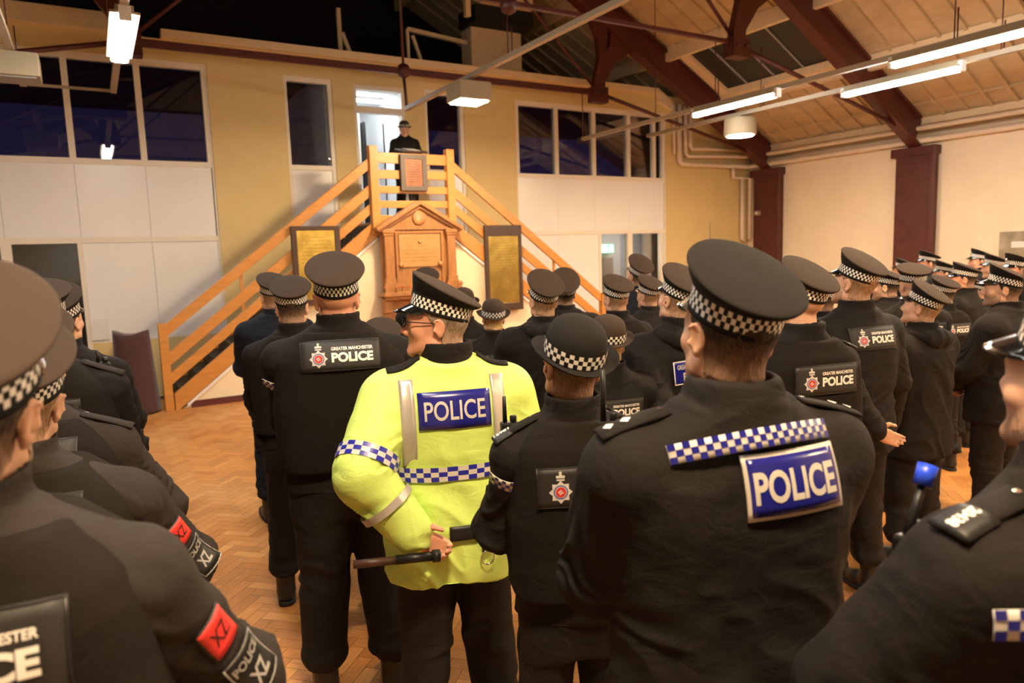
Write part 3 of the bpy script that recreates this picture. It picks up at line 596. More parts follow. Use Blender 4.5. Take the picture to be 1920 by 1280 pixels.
# ------------------------------------------------------------------ staircase against the back wall
XC = 4.42; KS = 0.775
st = tag(empty('staircase', (XC, YS, 0)), 'orange timber double staircase rising from both sides to a railed landing', 'staircase')
def LP(x, y, z): return (x - XC, y - YS, z)
for s in (-1, 1):
    def X(x): return XC + s * (XC - x)      # x given for the left flight
    def quad(z_top, z_bot, x0, x1, y0, y1, name, m, bev=.006):
        b = MB().prism([LP(X(x0), y0, z_bot + KS * (x0 - .8)), LP(X(x1), y0, z_bot + KS * (x1 - .8)), LP(X(x1), y0, z_top + KS * (x1 - .8)), LP(X(x0), y0, z_top + KS * (x0 - .8))], (0, y1 - y0, 0))
        return b.build(name, m, st, bevel=bev)
    quad(1.19, 1.02, .76, 3.80, YS - .02, YS + .03, 'handrail', M['beech'])
    quad(.80, .62, .76, 3.80, YS - .01, YS + .03, 'rail', M['beech'])
    quad(.52, .36, .76, 3.80, YS - .01, YS + .03, 'rail', M['beech'])
    quad(.22, -.04, .80, 3.80, YS - .02, YS + .04, 'stringer', M['beech'])
    quad(.22, -.04, .80, 3.80, YB - .08, YB - .04, 'stringer', M['beech'])
    quad(-.05, -.10, .95, 3.80, YS + .0, YS + .04, 'white_trim', M['white'], .002)
    MB().box(LP(X(.73) - .055, YS - .055, 0), LP(X(.73) + .055, YS + .055, 1.18)).build('newel_post', M['beech'], st, bevel=.008)
    MB().box(LP(X(1.78) - .02, YS + .03, .55), LP(X(1.78) + .02, YS + .06, 1.95)).build('rail_post', M['beech'], st)
    x = .86; k = 0
    while x < 3.75:
        z = .22 + KS * (x - .8) + .02
        b = MB().box(LP(min(X(x), X(x + .26)), YS + .04, z - .035), LP(max(X(x), X(x + .26)), YB - .09, z + .01)); b.box(LP(min(X(x), X(x + .02)), YS + .05, z - .17), LP(max(X(x), X(x + .02)), YB - .09, z - .035))
        b.build('tread', M['tread'], st); x += .232
    MB().box(LP(X(3.78) - .065, YS - .065, 2.3), LP(X(3.78) + .065, YS + .065, 3.63)).build('landing_post', M['beech'], st, bevel=.008)
for (za, zb) in ((3.38, 3.54), (3.15, 3.28), (2.93, 3.04), (2.71, 2.82), (2.50, 2.60)):
    MB().box(LP(3.83, YS - .02, za), LP(5.01, YS + .025, zb)).build('landing_rail', M['beech'], st, bevel=.005)
MB().box(LP(3.74, YS - .01, 2.40), LP(5.10, YB, 2.5)).build('landing_floor', M['beech'], st)
# plastered panel under the flights
xa, xb = .90, 3.80
poly = [LP(xa, YS + .03, 0), LP(2 * XC - xa, YS + .03, 0), LP(2 * XC - xb, YS + .03, -.055 + KS * (xb - .8)), LP(xb, YS + .03, -.055 + KS * (xb - .8))]
MB().prism(poly, (0, .05, 0)).build('side_panel', M['cream'], st)
MB().box(LP(1.0, YS + .005, 0), LP(2 * XC - 1.0, YS + .03, .09)).build('skirting', M['skirting'], st)

# memorial in front of the stairs
t = tag(empty('memorial', (4.43, YS, 0)), 'oak war memorial with pediment, pilasters and engraved tablet under the landing', 'memorial')
def ML(x, y, z): return (x - 4.43, y, z)
MB().box(ML(3.80, -.12, .95), ML(5.06, -.065, 2.40)).build('back_board', M['oak'], t)
MB().prism([ML(3.78, -.17, 2.37), ML(5.08, -.17, 2.37), ML(4.43, -.17, 2.74)], (0, .1, 0)).build('pediment', M['oak'], t)
b = MB()
for s in (-1, 1):
    b.bar((s * .72, -.14, 2.37), (0, -.14, 2.78), .22, .055); b.bar((s * .68, -.13, 2.345), (0, -.13, 2.715), .16, .04)
b.build('cornice', M['oak'], t, bevel=.006)
MB().lathe([(.0, -.01), (.095, -.01), (.115, 0), (.115, .012), (.095, .02), (0.0, .012)], n=28, M=Matrix.Translation((-.01, -.17, 2.55)) @ Matrix.Rotation(R(90), 4, 'X')).build('roundel', M['oak'], t)
for s in (-1, 1):
    b = MB(); x = s * .525
    b.box((x - .07, -.19, 1.62), (x + .07, -.10, 2.28)).box((x - .085, -.20, 2.28), (x + .085, -.10, 2.32)).box((x - .10, -.21, 2.32), (x + .10, -.10, 2.38)).box((x - .085, -.205, 1.56), (x + .085, -.10, 1.64)).box((x - .095, -.215, 1.42), (x + .095, -.10, 1.57))
    b.build('pilaster', M['oak'], t, bevel=.006)
    MB().box((s * .60 - .055, -.16, .0), (s * .60 + .055, -.06, 1.36)).box((s * .60 - .06, -.24, 1.12), (s * .60 + .06, -.14, 1.36)).build('bracket_leg', M['oak'], t, bevel=.006)
b = MB()
for (a, c) in (((-.41, 1.44), (-.36, 2.36)), ((.36, 1.44), (.41, 2.36)), ((-.41, 2.31), (.41, 2.36))): b.box((a[0], -.15, a[1]), (c[0], -.11, c[1]))
b.build('tablet_frame', M['oak'], t, bevel=.006)
def etched_lines(rows, seed, b, y):
    """rows of tiny strokes too small to read, as on the plate; (z, half width, x centre, height)"""
    rr = random.Random(seed)
    for (z, hw, cx, h) in rows:
        x = -hw
        while x < hw:
            w = rr.uniform(.014, .05)
            b.box((cx + x, y - .002, z - h / 2), (cx + min(x + w, hw), y + .001, z + h / 2), 1); x += w + .012
    return b
b = MB().box((-.345, -.14, 1.80), (.345, -.115, 2.30))
etched_lines([(2.24, .26, 0, .016), (2.12, .16, 0, .014), (2.055, .29, 0, .013), (2.0, .27, 0, .013), (1.945, .30, 0, .013), (1.89, .24, 0, .013)], 3, b, -.14)
b.lathe([(.0, 0), (.03, 0), (.03, .004), (0, .004)], n=10, mi=1, M=Matrix.Translation((-.0, -.140, 2.18)) @ Matrix.Rotation(R(90), 4, 'X'))
b.build('tablet', [M['bronze'], M['etched']], t)
for s in (-1, 1): MB().lathe([(.012, -.0), (.04, .0), (.045, .012), (.03, .03), (.0, .034)], n=14, M=Matrix.Translation((s * .335, -.14, 1.83)) @ Matrix.Rotation(R(90), 4, 'X')).build('corner_boss', M['oak'], t)
MB().box((-.70, -.34, 1.36), (.70, -.06, 1.42)).box((-.66, -.30, 1.31), (.66, -.06, 1.36)).build('shelf', M['oak'], t, bevel=.01)
# remembrance crosses on the shelf
xs = [3.80, 3.86, 3.925, 3.99, 4.05, 4.115, 4.18, 4.245, 4.31, 4.55, 4.65, 4.75, 4.84, 4.92, 4.99, 5.05, 5.10]
for i, x in enumerate(xs):
    t2 = empty('remembrance_cross', (x, YS - .25 + (i % 3) * .05, 1.42)); lab = 'small wooden remembrance cross with red poppy standing on the memorial shelf'
    tag(t2, lab, 'cross', 'remembrance crosses on the memorial shelf')
    MB().box((-.010, -.005, 0), (.010, .005, .13)).box((-.032, -.005, .075), (.032, .005, .095)).build('cross', M['bronze'], t2)
    MB().lathe([(.0, 0), (.013, 0), (.013, .004), (0, .006)], n=8, M=Matrix.Translation((0, -.005, .085)) @ Matrix.Rotation(R(90), 4, 'X')).build('poppy', M['poppy'], t2)
# plaques on the stairs
def plaque(x0, x1, z0, z1, gx0, gx1, gz0, gz1, fm, gm, lab, seed, rows):
    t = tag(empty('memorial_plaque', ((x0 + x1) / 2, YS - .03, (z0 + z1) / 2)), lab, 'plaque'); cx, cz = (x0 + x1) / 2, (z0 + z1) / 2
    b = MB().box((x0 - cx, -.03, z0 - cz), (x1 - cx, .005, z1 - cz)); b.build('backboard', fm, t, bevel=.006)
    b = MB()
    for (a, c, e, h) in ((x0, gx0, z0, z1), (gx1, x1, z0, z1), (x0, x1, gz1, z1), (x0, x1, z0, gz0)): b.box((a - cx, -.05, e - cz), (c - cx, -.03, h - cz))
    b.build('frame', fm, t, bevel=.006)
    q = MB().box((gx0 - cx, -.038, gz0 - cz), (gx1 - cx, -.03, gz1 - cz))
    n = rows; hw = (gx1 - gx0) / 2 * .82; rw = []
    for i in range(n):
        z = gz1 - cz - (gz1 - gz0) * (.1 + .84 * i / n); rw.append((z, hw * (.45 if i == 0 else random.uniform(.8, 1)), (gx0 + gx1) / 2 - cx, .008))
    etched_lines(rw, seed, q, -.038).build('plate', [gm, M['etched'] if gm is M['brass'] else M['darkwood']], t)
plaque(2.48, 3.19, 1.30, 2.44, 2.56, 3.11, 1.38, 2.38, M['darkwood'], M['brass'], 'brass plaque in a dark wooden frame on the left flight of stairs', 5, 16)
plaque(5.62, 6.33, 1.00, 2.43, 5.69, 6.27, 1.12, 2.25, M['darkwood'], M['brass'], 'tall brass plaque with dark header in a black frame on the right flight', 6, 20)
plaque(4.20, 4.64, 2.97, 3.52, 4.28, 4.56, 3.04, 3.45, M['greywood'], M['copper'], 'small copper plaque in a grey frame hung on the landing rails', 7, 9)
# lectern and stand on the landing
t = tag(empty('lectern', (4.55, 10.72, 2.5)), 'dark lectern top just above the landing rail in front of the speaker', 'lectern')
MB().box((-.22, -.16, -.015), (.22, .16, .015), M=Matrix.Translation((0, 0, 1.13)) @ Matrix.Rotation(R(14), 4, 'X')).build('desk', M['darkwood'], t, bevel=.005); MB().box((-.03, -.03, 0), (.03, .03, 1.1)).build('column', M['darkwood'], t); MB().box((-.2, -.12, 0), (.2, .12, .04)).build('foot', M['darkwood'], t)
t = tag(empty('microphone_stand', (4.15, 10.85, 2.5)), 'thin black upright stand on the landing, left of the speaker', 'stand')
MB().tube([(0, 0, 0), (0, 0, 1.55)], .012, 8).build('pole', M['black'], t); MB().lathe([(.12, 0), (.12, .02), (.02, .04)], n=16).build('base', M['black'], t)
# things near the left end of the stairs
t = tag(MB().box((-.09, 11.605, .92), (.13, 11.618, 1.22)).build('notice', M['paper']), 'white paper notice fixed low on the white panel at the left', 'notice')
def cloth_cover():
    n, k = 26, 18; V = []; F = []
    for i in range(k + 1):
        t = i / k
        for j in range(n):
            a = 2 * PI * j / n; sq = lambda v: math.copysign(abs(v) ** .55, v)
            w = .215 + .05 * t + .018 * math.sin(5 * a + 1.3) * t; d = .20 + .05 * t + .02 * math.sin(7 * a) * t
            z = 1.06 * (1 - t) + .02 + (.035 * math.cos(2 * a + .8) if i == 0 else .035 * math.cos(2 * a + .8) * (1 - t))
            V.append((sq(math.cos(a)) * w, sq(math.sin(a)) * d, z))
    for i in range(k):
        for j in range(n): F.append((i * n + j, i * n + (j + 1) % n, (i + 1) * n + (j + 1) % n, (i + 1) * n + j))
    V.append((0, 0, 1.05)); c = len(V) - 1
    T = [(c, (j + 1) % n, j) for j in range(n)]
    o = bpy.data.objects.new('cloth_cover', mesh_np('cloth_cover', V, [np.array(F), np.array(T)], M['maroon'])); link(o); o.location = (.36, 10.55, 0)
    tag(o, 'dark maroon cloth draped over a waist-high stack beside the left newel post', 'cloth')
cloth_cover()

# ------------------------------------------------------------------ night outside
w = bpy.data.worlds.new('night'); S.world = w; w.use_nodes = True
N = w.node_tree.nodes; L = w.node_tree.links
tc = N.new('ShaderNodeTexCoord'); sx = N.new('ShaderNodeSeparateXYZ'); L.new(tc.outputs['Generated'], sx.inputs[0])
rp = N.new('ShaderNodeValToRGB'); rp.color_ramp.elements[0].position = 0.0; rp.color_ramp.elements[0].color = (0.0085, 0.0075, 0.026, 1); rp.color_ramp.elements[1].position = 0.34; rp.color_ramp.elements[1].color = (0.0022, 0.0018, 0.0045, 1)
L.new(sx.outputs['Z'], rp.inputs[0]); L.new(rp.outputs[0], N['Background'].inputs[0]); N['Background'].inputs[1].default_value = 0.6
S.view_settings.view_transform = 'Standard'; S.view_settings.look = 'None'; S.view_settings.gamma = 1; S.view_settings.exposure = 1.38; S.view_settings.use_curve_mapping = False
# ------------------------------------------------------------------ implicit surfaces -> meshes (for bodies and clothes)
def smin(a, b, k):
    if k <= 0: return np.minimum(a, b)
    h = np.clip(0.5 + 0.5 * (b - a) / k, 0, 1)
    return b * (1 - h) + a * h - k * h * (1 - h)

class Field:
    def __init__(s, xs, ys, zs):
        s.x, s.y, s.z = [np.asarray(q, np.float32) for q in (xs, ys, zs)]
        s.F = np.full((len(xs), len(ys), len(zs)), 0.06, np.float32)
    def sub(s, lo, hi):
        r = []
        for ax, a, b in zip((s.x, s.y, s.z), lo, hi):
            i = max(0, np.searchsorted(ax, a) - 1); j = min(len(ax), np.searchsorted(ax, b) + 1); r.append(slice(i, j))
        return tuple(r)
    def pts(s, sl): return s.x[sl[0]][:, None, None], s.y[sl[1]][None, :, None], s.z[sl[2]][None, None, :]
    def put(s, lo, hi, fn, k=0.0, op='u'):
        m = 0.065 + k; sl = s.sub([a - m for a in lo], [a + m for a in hi])
        if any(q.stop <= q.start for q in sl): return
        X, Y, Z = s.pts(sl); d = fn(X, Y, Z).astype(np.float32); f = s.F[sl]
        s.F[sl] = smin(f, d, k) if op == 'u' else -smin(-f, d, k)      # 'c' carves d away
    def cone(s, a, b, ra, rb, k=0.0, op='u', T=None, flat=None):
        """capsule from a to b with changing radius; T = (R, o) places it in a turned frame"""
        a = np.array(a, float); b = np.array(b, float)
        if T is not None: a = T[0] @ a + T[1]; b = T[0] @ b + T[1]
        ba = b - a; L2 = max(float(ba @ ba), 1e-9); rm = max(ra, rb)
        def fn(X, Y, Z):
            px, py, pz = X - a[0], Y - a[1], Z - a[2]
            t = np.clip((px * ba[0] + py * ba[1] + pz * ba[2]) / L2, 0, 1)
            return np.sqrt((px - t * ba[0]) ** 2 + (py - t * ba[1]) ** 2 + (pz - t * ba[2]) ** 2) - (ra + (rb - ra) * t)
        s.put(np.minimum(a, b) - rm, np.maximum(a, b) + rm, fn, k, op)
    def ell(s, c, r, k=0.0, op='u', T=None, rot=None):
        c = np.array(c, float); r = np.array(r, float); Rm = np.eye(3)
        if rot is not None: Rm = np.array(Euler(rot).to_matrix())
        if T is not None: c = T[0] @ c + T[1]; Rm = T[0] @ Rm
        q = Rm.T; rm = float(r.max())
        def fn(X, Y, Z):
            px, py, pz = X - c[0], Y - c[1], Z - c[2]
            u = (q[0, 0] * px + q[0, 1] * py + q[0, 2] * pz) / r[0]; v = (q[1, 0] * px + q[1, 1] * py + q[1, 2] * pz) / r[1]; w = (q[2, 0] * px + q[2, 1] * py + q[2, 2] * pz) / r[2]
            k0 = np.sqrt(u * u + v * v + w * w) + 1e-6; k1 = np.sqrt((u / r[0]) ** 2 + (v / r[1]) ** 2 + (w / r[2]) ** 2) + 1e-6
            return k0 * (k0 - 1) / k1
        s.put(c - rm, c + rm, fn, k, op)
    def prof(s, tab, off=0.0, p=2.4, k=0.0, op='u', z0=None, z1=None, inner=None):
        """stack of rounded ellipses: rows (z, half width, half depth, y centre)"""
        tab = np.array(tab, float); zz = tab[:, 0]
        za = zz[0] if z0 is None else z0; zb = zz[-1] if z1 is None else z1
        def fn(X, Y, Z):
            rx = np.interp(Z, zz, tab[:, 1]) + off; ry = np.interp(Z, zz, tab[:, 2]) + off; cy = np.interp(Z, zz, tab[:, 3])
            q = (np.abs(X / rx) ** p + np.abs((Y - cy) / ry) ** p + 1e-9) ** (1 / p)
            d = (q - 1) * np.minimum(rx, ry)
            d = np.maximum(d, np.maximum(za - off * 0 - Z, Z - zb))
            if inner is not None: d = np.maximum(d, -((q - 1) * np.minimum(rx, ry) + inner))
            return d
        w = tab[:, 1].max() + off; dd = tab[:, 2].max() + off + np.abs(tab[:, 3]).max()
        s.put((-w, -dd, za), (w, dd, zb), fn, k, op)
    def mesh(s, smooth=1):
        F = s.F; sg = F < 0; nx, ny, nz = F.shape
        sh = (nx - 1, ny - 1, nz - 1); ncell = sh[0] * sh[1] * sh[2]
        acc = []; idl = []; quads = []
        ax = (s.x, s.y, s.z)
        for a in range(3):
            lo = [slice(None)] * 3; hi = [slice(None)] * 3; lo[a] = slice(0, -1); hi[a] = slice(1, None)
            d = sg[tuple(lo)] != sg[tuple(hi)]
            I = np.array(np.nonzero(d))
            b, c = (a + 1) % 3, (a + 2) % 3
            ok = (I[b] > 0) & (I[b] < F.shape[b] - 1) & (I[c] > 0) & (I[c] < F.shape[c] - 1); I = I[:, ok]
            J = I.copy(); J[a] += 1
            f0 = F[I[0], I[1], I[2]]; f1 = F[J[0], J[1], J[2]]; t = f0 / (f0 - f1)
            P = np.stack([ax[0][I[0]], ax[1][I[1]], ax[2][I[2]]], 1).astype(np.float32)
            P[:, a] += t * (ax[a][J[a]] - ax[a][I[a]])
            cs = []
            for (db, dc) in ((1, 1), (0, 1), (0, 0), (1, 0)):
                K = I.copy(); K[b] -= db; K[c] -= dc
                cid = (K[0] * sh[1] + K[1]) * sh[2] + K[2]; cs.append(cid); idl.append(cid); acc.append(P)
            Q = np.stack(cs, 1); fl = f0 > 0; Q[fl] = Q[fl][:, ::-1]; quads.append(Q)
        ids = np.concatenate(idl); P = np.concatenate(acc); u, inv = np.unique(ids, return_inverse=True)
        cnt = np.bincount(inv).astype(np.float32)
        V = np.stack([np.bincount(inv, P[:, i]) / cnt for i in range(3)], 1)
        Fq = np.searchsorted(u, np.concatenate(quads))
        for _ in range(smooth): V = relax(V, Fq, .5)
        return V, Fq

def relax(V, F, w):
    a = np.concatenate([F[:, i] for i in range(4)] + [F[:, (i + 1) % 4] for i in range(4)]); b = np.concatenate([F[:, (i + 1) % 4] for i in range(4)] + [F[:, i] for i in range(4)])
    n = np.bincount(a, minlength=len(V)).astype(float); n[n == 0] = 1
    A = np.stack([np.bincount(a, V[b, i], minlength=len(V)) / n for i in range(3)], 1)
    return V * (1 - w) + A * w

def vnormals(V, F):
    n = np.cross(V[F[:, 2]] - V[F[:, 0]], V[F[:, 3]] - V[F[:, 1]]); N = np.zeros_like(V)
    for i in range(4):
        for c in range(3): N[:, c] += np.bincount(F[:, i], n[:, c], minlength=len(V))
    return N / np.maximum(np.linalg.norm(N, axis=1, keepdims=True), 1e-9)

def noise3(P, seed=0):
    P = np.asarray(P, float) + seed * 17.13 + 200.0; i = np.floor(P).astype(np.int64); f = P - i; f = f * f * (3 - 2 * f)
    def h(x, y, z):
        n = (x * 374761393 + y * 668265263 + z * 2147483647 + seed * 1274126177) & 0xffffffff
        n = ((n ^ (n >> 13)) * 1274126177) & 0xffffffff; n = n ^ (n >> 16); return (n & 0xffff) / 32767.5 - 1
    r = 0
    for dx in (0, 1):
        for dy in (0, 1):
            for dz in (0, 1):
                w = (f[:, 0] if dx else 1 - f[:, 0]) * (f[:, 1] if dy else 1 - f[:, 1]) * (f[:, 2] if dz else 1 - f[:, 2])
                r = r + w * h(i[:, 0] + dx, i[:, 1] + dy, i[:, 2] + dz)
    return r

def ar(a, b, st): return np.arange(a, b + st, st)
def zgrid(parts):
    """uneven spacing: list of (from, to, step)"""
    r = [parts[0][0]]
    for (a, b, st) in parts:
        n = max(1, int(round((b - a) / st))); r += list(np.linspace(a, b, n + 1)[1:])
    return np.array(r)

# ------------------------------------------------------------------ one figure, 1.80 m tall, facing +y, feet on z = 0
HEADO = np.array([0, 0.012, 1.665])          # ear level, in the middle of the head
NECKP = np.array([0, -0.03, 1.52])
SH = 0.185
WIDE = [1.0]
def head_frame(yaw, pitch, roll=0.0, drop=0.0):
    """turned about the top of the neck"""
    Rm = np.array(Euler((R(pitch), R(roll), -R(yaw)), 'XYZ').to_matrix())
    piv = np.array([0, -0.025, 1.60])
    return Rm, Rm @ (HEADO - piv) + piv - np.array([0, 0, drop])
def ik(a, b, l1, l2, pole):
    a = np.array(a, float); b = np.array(b, float); d = b - a; L = min(np.linalg.norm(d), l1 + l2 - .002); d = d / np.linalg.norm(d); b = a + d * L
    x = (l1 * l1 - l2 * l2 + L * L) / (2 * L); h = math.sqrt(max(l1 * l1 - x * x, 0)); p = np.array(pole, float); p = p - d * (p @ d); p /= np.linalg.norm(p)
    return a + d * x + p * h, b
def arm_points(pose, side):
    s = side
    k = WIDE[0]; sh = np.array([s * SH * k, -0.014, 1.425])
    W = {'left_back': (0, 0, 0), 'palm_back': (0, 0, 0), 'behind': (s * .085, -.205, .985), 'front': (s * .06, .235, 1.02), 'down': (s * .275, .03, .865), 'belt': (s * .13, .17, 1.08), 'book': (s * .10, .30, 1.16), 'wide': (s * .12, .20, 1.02), 'mid': (s * .08, .225, 1.0)}[pose]
    if pose == 'behind' and s > 0: W = (s * .06, -.235, .95)
    W = (W[0] * (k if pose in ('down', 'wide', 'mid') else 1), W[1] * (1 + (k - 1) * .8), W[2])
    if pose == 'palm_back': W, pose = ((-.055, -.215, .965), 'behind') if s < 0 else ((s * .285 * k, .06, .90), 'down')
    if pose == 'left_back': W, pose = ((-.165, -.20, 1.0), 'behind') if s < 0 else ((s * .285 * k, .06, .90), 'down')
    pole = {'behind': (s * 1.0, -.55, 0), 'front': (s * 1.0, -.45, -.1), 'down': (s * .3, -1, 0), 'belt': (s * 1, -.6, 0), 'book': (s * .8, -.3, -1), 'wide': (s * 1, -.15, .1), 'mid': (s * 1, -.36, 0)}[pose]
    e, w = ik(sh, W, .285, .262, pole)
    return sh, e, w
HAND = {'behind': lambda s: ((-s * .80, -.15, -.55), (0, -1, 0), 55), 'front': lambda s: ((-s * .75, .25, -.6), (0, 1, 0), 55), 'down': lambda s: ((0, .10, -1), (s, 0, 0), 35),
        'belt': lambda s: ((-s * .9, .2, -.35), (0, 1, 0), 50), 'book': lambda s: ((-s * .5, .8, .2), (0, .1, 1), 45), 'mid': lambda s: ((-s * .75, .25, -.6), (0, 1, 0), 50), 'wide': lambda s: ((-s * .75, .25, -.6), (0, 1, 0), 50)}
HAND['palm_back'] = lambda s: ((.88, -.10, -.40), (0, -1, 0), 24) if s < 0 else HAND['down'](s)
HAND['left_back'] = lambda s: ((.86, -.12, -.42), (0, -1, 0), 60) if s < 0 else HAND['down'](s)
def hand(f, w, d, n, curl, s, k=.006):
    """palm, four bent fingers of unequal length and a thumb from the side of the palm; n points out of the back of the hand"""
    d = np.array(d, float); d /= np.linalg.norm(d); n = np.array(n, float); n -= d * (n @ d); n /= np.linalg.norm(n)
    b = np.cross(d, n) * s                                   # towards the thumb side
    w = np.array(w, float)
    for q in (-.026, -.009, .009, .026): f.cone(w + d * .01 + b * q * .75, w + d * .082 + b * q, .0155, .0125, .012)
    L = [(.026, .072), (.009, .080), (-.009, .075), (-.026, .058)]
    for q, ln in L:
        p = w + d * .085 + b * q; a = R(curl * .35)
        for i, (fr, r0, r1) in enumerate(((.46, .0098, .0092), (.31, .0092, .0085), (.23, .0085, .0072))):
            dd = d * math.cos(a) - n * math.sin(a); p2 = p + dd * ln * fr * (1.05)
            f.cone(p, p2, r0, r1, .003 if i else .006); p = p2; a += R(curl * .9)
    p = w + d * .025 + b * .030 - n * .004; q = p + (d * .62 + b * .70 - n * .35) * .040; t = q + (d * .95 + b * .12 - n * .35) * .032
    f.cone(p, q, .0145, .0115, .010); f.cone(q, t, .0110, .0085, .003)

def build_body(pose, hy, hp, res, female=False, arms=None, drop=0.0, hroll=0):
    """skin surface of the whole figure: head with face, neck, trunk, limbs, hands"""
    rz = res
    arm = arms or {s: arm_points(pose, s) for s in (-1, 1)}
    hz = min(arm[-1][2][2], arm[1][2][2]); hz1 = max(arm[-1][2][2], arm[1][2][2])
    zs = zgrid([(-.02, .62, .022), (.62, hz - .17, .018), (hz - .17, hz1 + .06, res * 1.05), (hz1 + .06, 1.50, .015), (1.50, 1.86, res)])
    xm = max(.30, abs(arm[1][1][0]) + .08)
    # finer columns in the middle, where head and hands are
    hx = .15 if pose in ('behind', 'front', 'belt', 'book', 'wide') else .13
    if pose == 'down': xs = zgrid([(-xm, -.23, res * 1.1), (-.23, -.125, .014), (-.125, .125, res), (.125, .23, .014), (.23, xm, res * 1.1)])
    else: xs = zgrid([(-xm, -.20, .016), (-.20, .20, res), (.20, xm, .016)])
    ys = zgrid([(-.36, -.13, res * 1.1), (-.13, .15, res), (.15, .42, res * 1.15)])
    f = Field(xs, ys, zs)
    # trunk and limbs
    f.prof([(.86, .155, .10, 0), (.97, .168, .108, -.005), (1.10, .135, .092, 0), (1.30, .155, .105, 0), (1.42, .165, .095, -.005), (1.50, .11, .07, -.015), (1.54, .06, .055, -.02)], p=2.3)
    for s in (-1, 1):
        sh, e, w = arm[s]
        f.cone((s * .03, -.02, 1.50), (s * .13, -.012, 1.44), .045, .045, .03); f.cone((s * .10, 0, 1.43), sh, .048, .050, .03); f.cone(sh, e, .052, .041, .02); f.cone(e, w, .040, .027, .01)
        f.cone((s * .088, 0, .88), (s * .113, .010, .50), .074, .052, .03); f.cone((s * .113, .010, .50), (s * .138, -.018, .11), .050, .036, .01); f.cone((s * .138, -.035, .055), (s * .142, .13, .045), .030, .022, .02)
        hd, n, c = HAND[pose](s) if callable(HAND[pose]) else HAND[pose]
        bk = pose == 'behind' or (pose in ('left_back', 'palm_back') and s < 0)
        if bk: n = (0, 1, 0) if s < 0 else (0, 1, .1)
        hand(f, w, hd, n, c, -s if bk else s)
    T = head_frame(hy, hp, hroll, drop)
    f.cone((0, -.035, 1.47), T[0] @ np.array((0, -.028, -.04)) + T[1], .066 if not female else .055, .056 if not female else .050, .02)
    f.ell((0, -.012, .045), (.0765, .0985, .090), .0, T=T)
    f.ell((0, .022, -.025), (.064, .078, .082), .03, T=T)
    f.ell((0, .07, .02), (.058, .03, .045), .02, T=T)
    for s in (-1, 1):
        f.cone((s * .053, .0, -.055), (s * .018, .078, -.090), .022, .018, .02, T=T)
        f.ell((s * .046, .058, -.018), (.022, .022, .022), .015, T=T)
        f.ell((s * .031, .104, .010), (.017, .016, .011), .010, op='c', T=T)
        f.ell((s * .031, .079, .010), (.0135, .0135, .0125), .002, T=T)
        f.cone((s * .012, .096, .031), (s * .045, .082, .031), .009, .008, .012, T=T)
        f.ell((s * .012, .105, -.030), (.010, .011, .009), .005, T=T)
        f.cone((0, .091, -.057), (s * .021, .084, -.060), .0068, .004, .005, T=T); f.cone((0, .090, -.067), (s * .019, .084, -.066), .0078, .004, .005, T=T)
        # ear: bowl, rim and lobe leaning back
        er = Euler((R(-14), R(0), R(-s * 24))).to_matrix(); er = np.array(er); eo = np.array((s * .076, -.012, .002))
        TE = (T[0] @ er, T[0] @ eo + T[1])
        f.ell((s * .006, -.006, 0), (.0065, .018, .029), .006, T=TE); f.ell((s * .004, -.006, -.026), (.007, .010, .011), .006, T=TE)
        pr = None
        for i in range(10):
            a = R(-40 + i * 25); q = np.array((s * .010, -.006 - .0175 * math.sin(a), .004 + .0265 * math.cos(a)))
            if pr is not None: f.cone(pr, q, .0046, .0046, .003, T=TE)
            pr = q
        f.ell((s * .0145, -.003, -.001), (.0070, .0100, .0160), .005, op='c', T=TE); f.cone((s * .0125, -.014, .016), (s * .0125, -.005, .021), .004, .004, .003, op='c', T=TE)
        f.ell((s * .010, .010, -.004), (.005, .005, .007), .004, T=TE)
    f.cone((0, .098, .022), (0, .118, -.022), .0075, .0125, .010, T=T)
    f.ell((0, .083, -.092), (.020, .017, .016), .015, T=T)
    return f.mesh(1 if res > .006 else 1)

def region_shell(pose_T, fn_region, thick, res, seed, amp=.002, beard=False):
    """thin shell of hair over the head, in the head frame"""
    f = Field(ar(-.12, .12, res), ar(-.15, .14, res), ar(-.16, .16, res))
    f.ell((0, -.012, .045), (.0765 + thick, .0985 + thick, .090 + thick))
    f.ell((0, .022, -.025), (.064 + thick, .078 + thick, .082 + thick), .03)
    f.cone((0, -.03, -.03), (0, -.05, -.15), .056 + thick, .063 + thick, .02)
    if beard:
        for s in (-1, 1): f.cone((s * .053, .0, -.055), (s * .018, .078, -.090), .022 + thick, .018 + thick, .02)
        f.ell((0, .083, -.092), (.020 + thick, .017 + thick, .016 + thick), .015)
    X, Y, Z = f.x[:, None, None], f.y[None, :, None], f.z[None, None, :]
    f.F = np.maximum(f.F, fn_region(X, Y, Z)).astype(np.float32)
    V, Q = f.mesh(1); N = vnormals(V, Q)
    V = V + N * (amp * noise3(V * np.array([160, 160, 40]), seed))[:, None]
    return V, Q
def crop_region(X, Y, Z):
    # behind the ears and above the nape line; stops in front of the ear
    front = Y - (.03 + .0 * Z)
    d = np.maximum(front, -.062 - Z + .25 * (-Y - .05) * 0)
    side = np.maximum(Y + .012, 0) * 1.6 + (-.012 - Z)       # shorter in front of the ear
    return np.maximum(d, np.where(Y > -.028, side, -1))
def beard_region(X, Y, Z): return np.maximum(np.maximum(Z + .028 + .0 * X, -.115 - Z), np.maximum(-.005 - Y, -(Z + .045) * 0 - 1))
def long_region(X, Y, Z): return np.maximum(Y - .035, -.10 - Z)

def rings_mesh(rings, closed_top=True, flip=False):
    """rings: (k, n, 3) -> quads around"""
    k, n = rings.shape[:2]; V = rings.reshape(-1, 3); F = []
    j = np.arange(n); j2 = (j + 1) % n
    for i in range(k - 1): F.append(np.stack([i * n + j, i * n + j2, (i + 1) * n + j2, (i + 1) * n + j], 1))
    return V, np.concatenate(F)

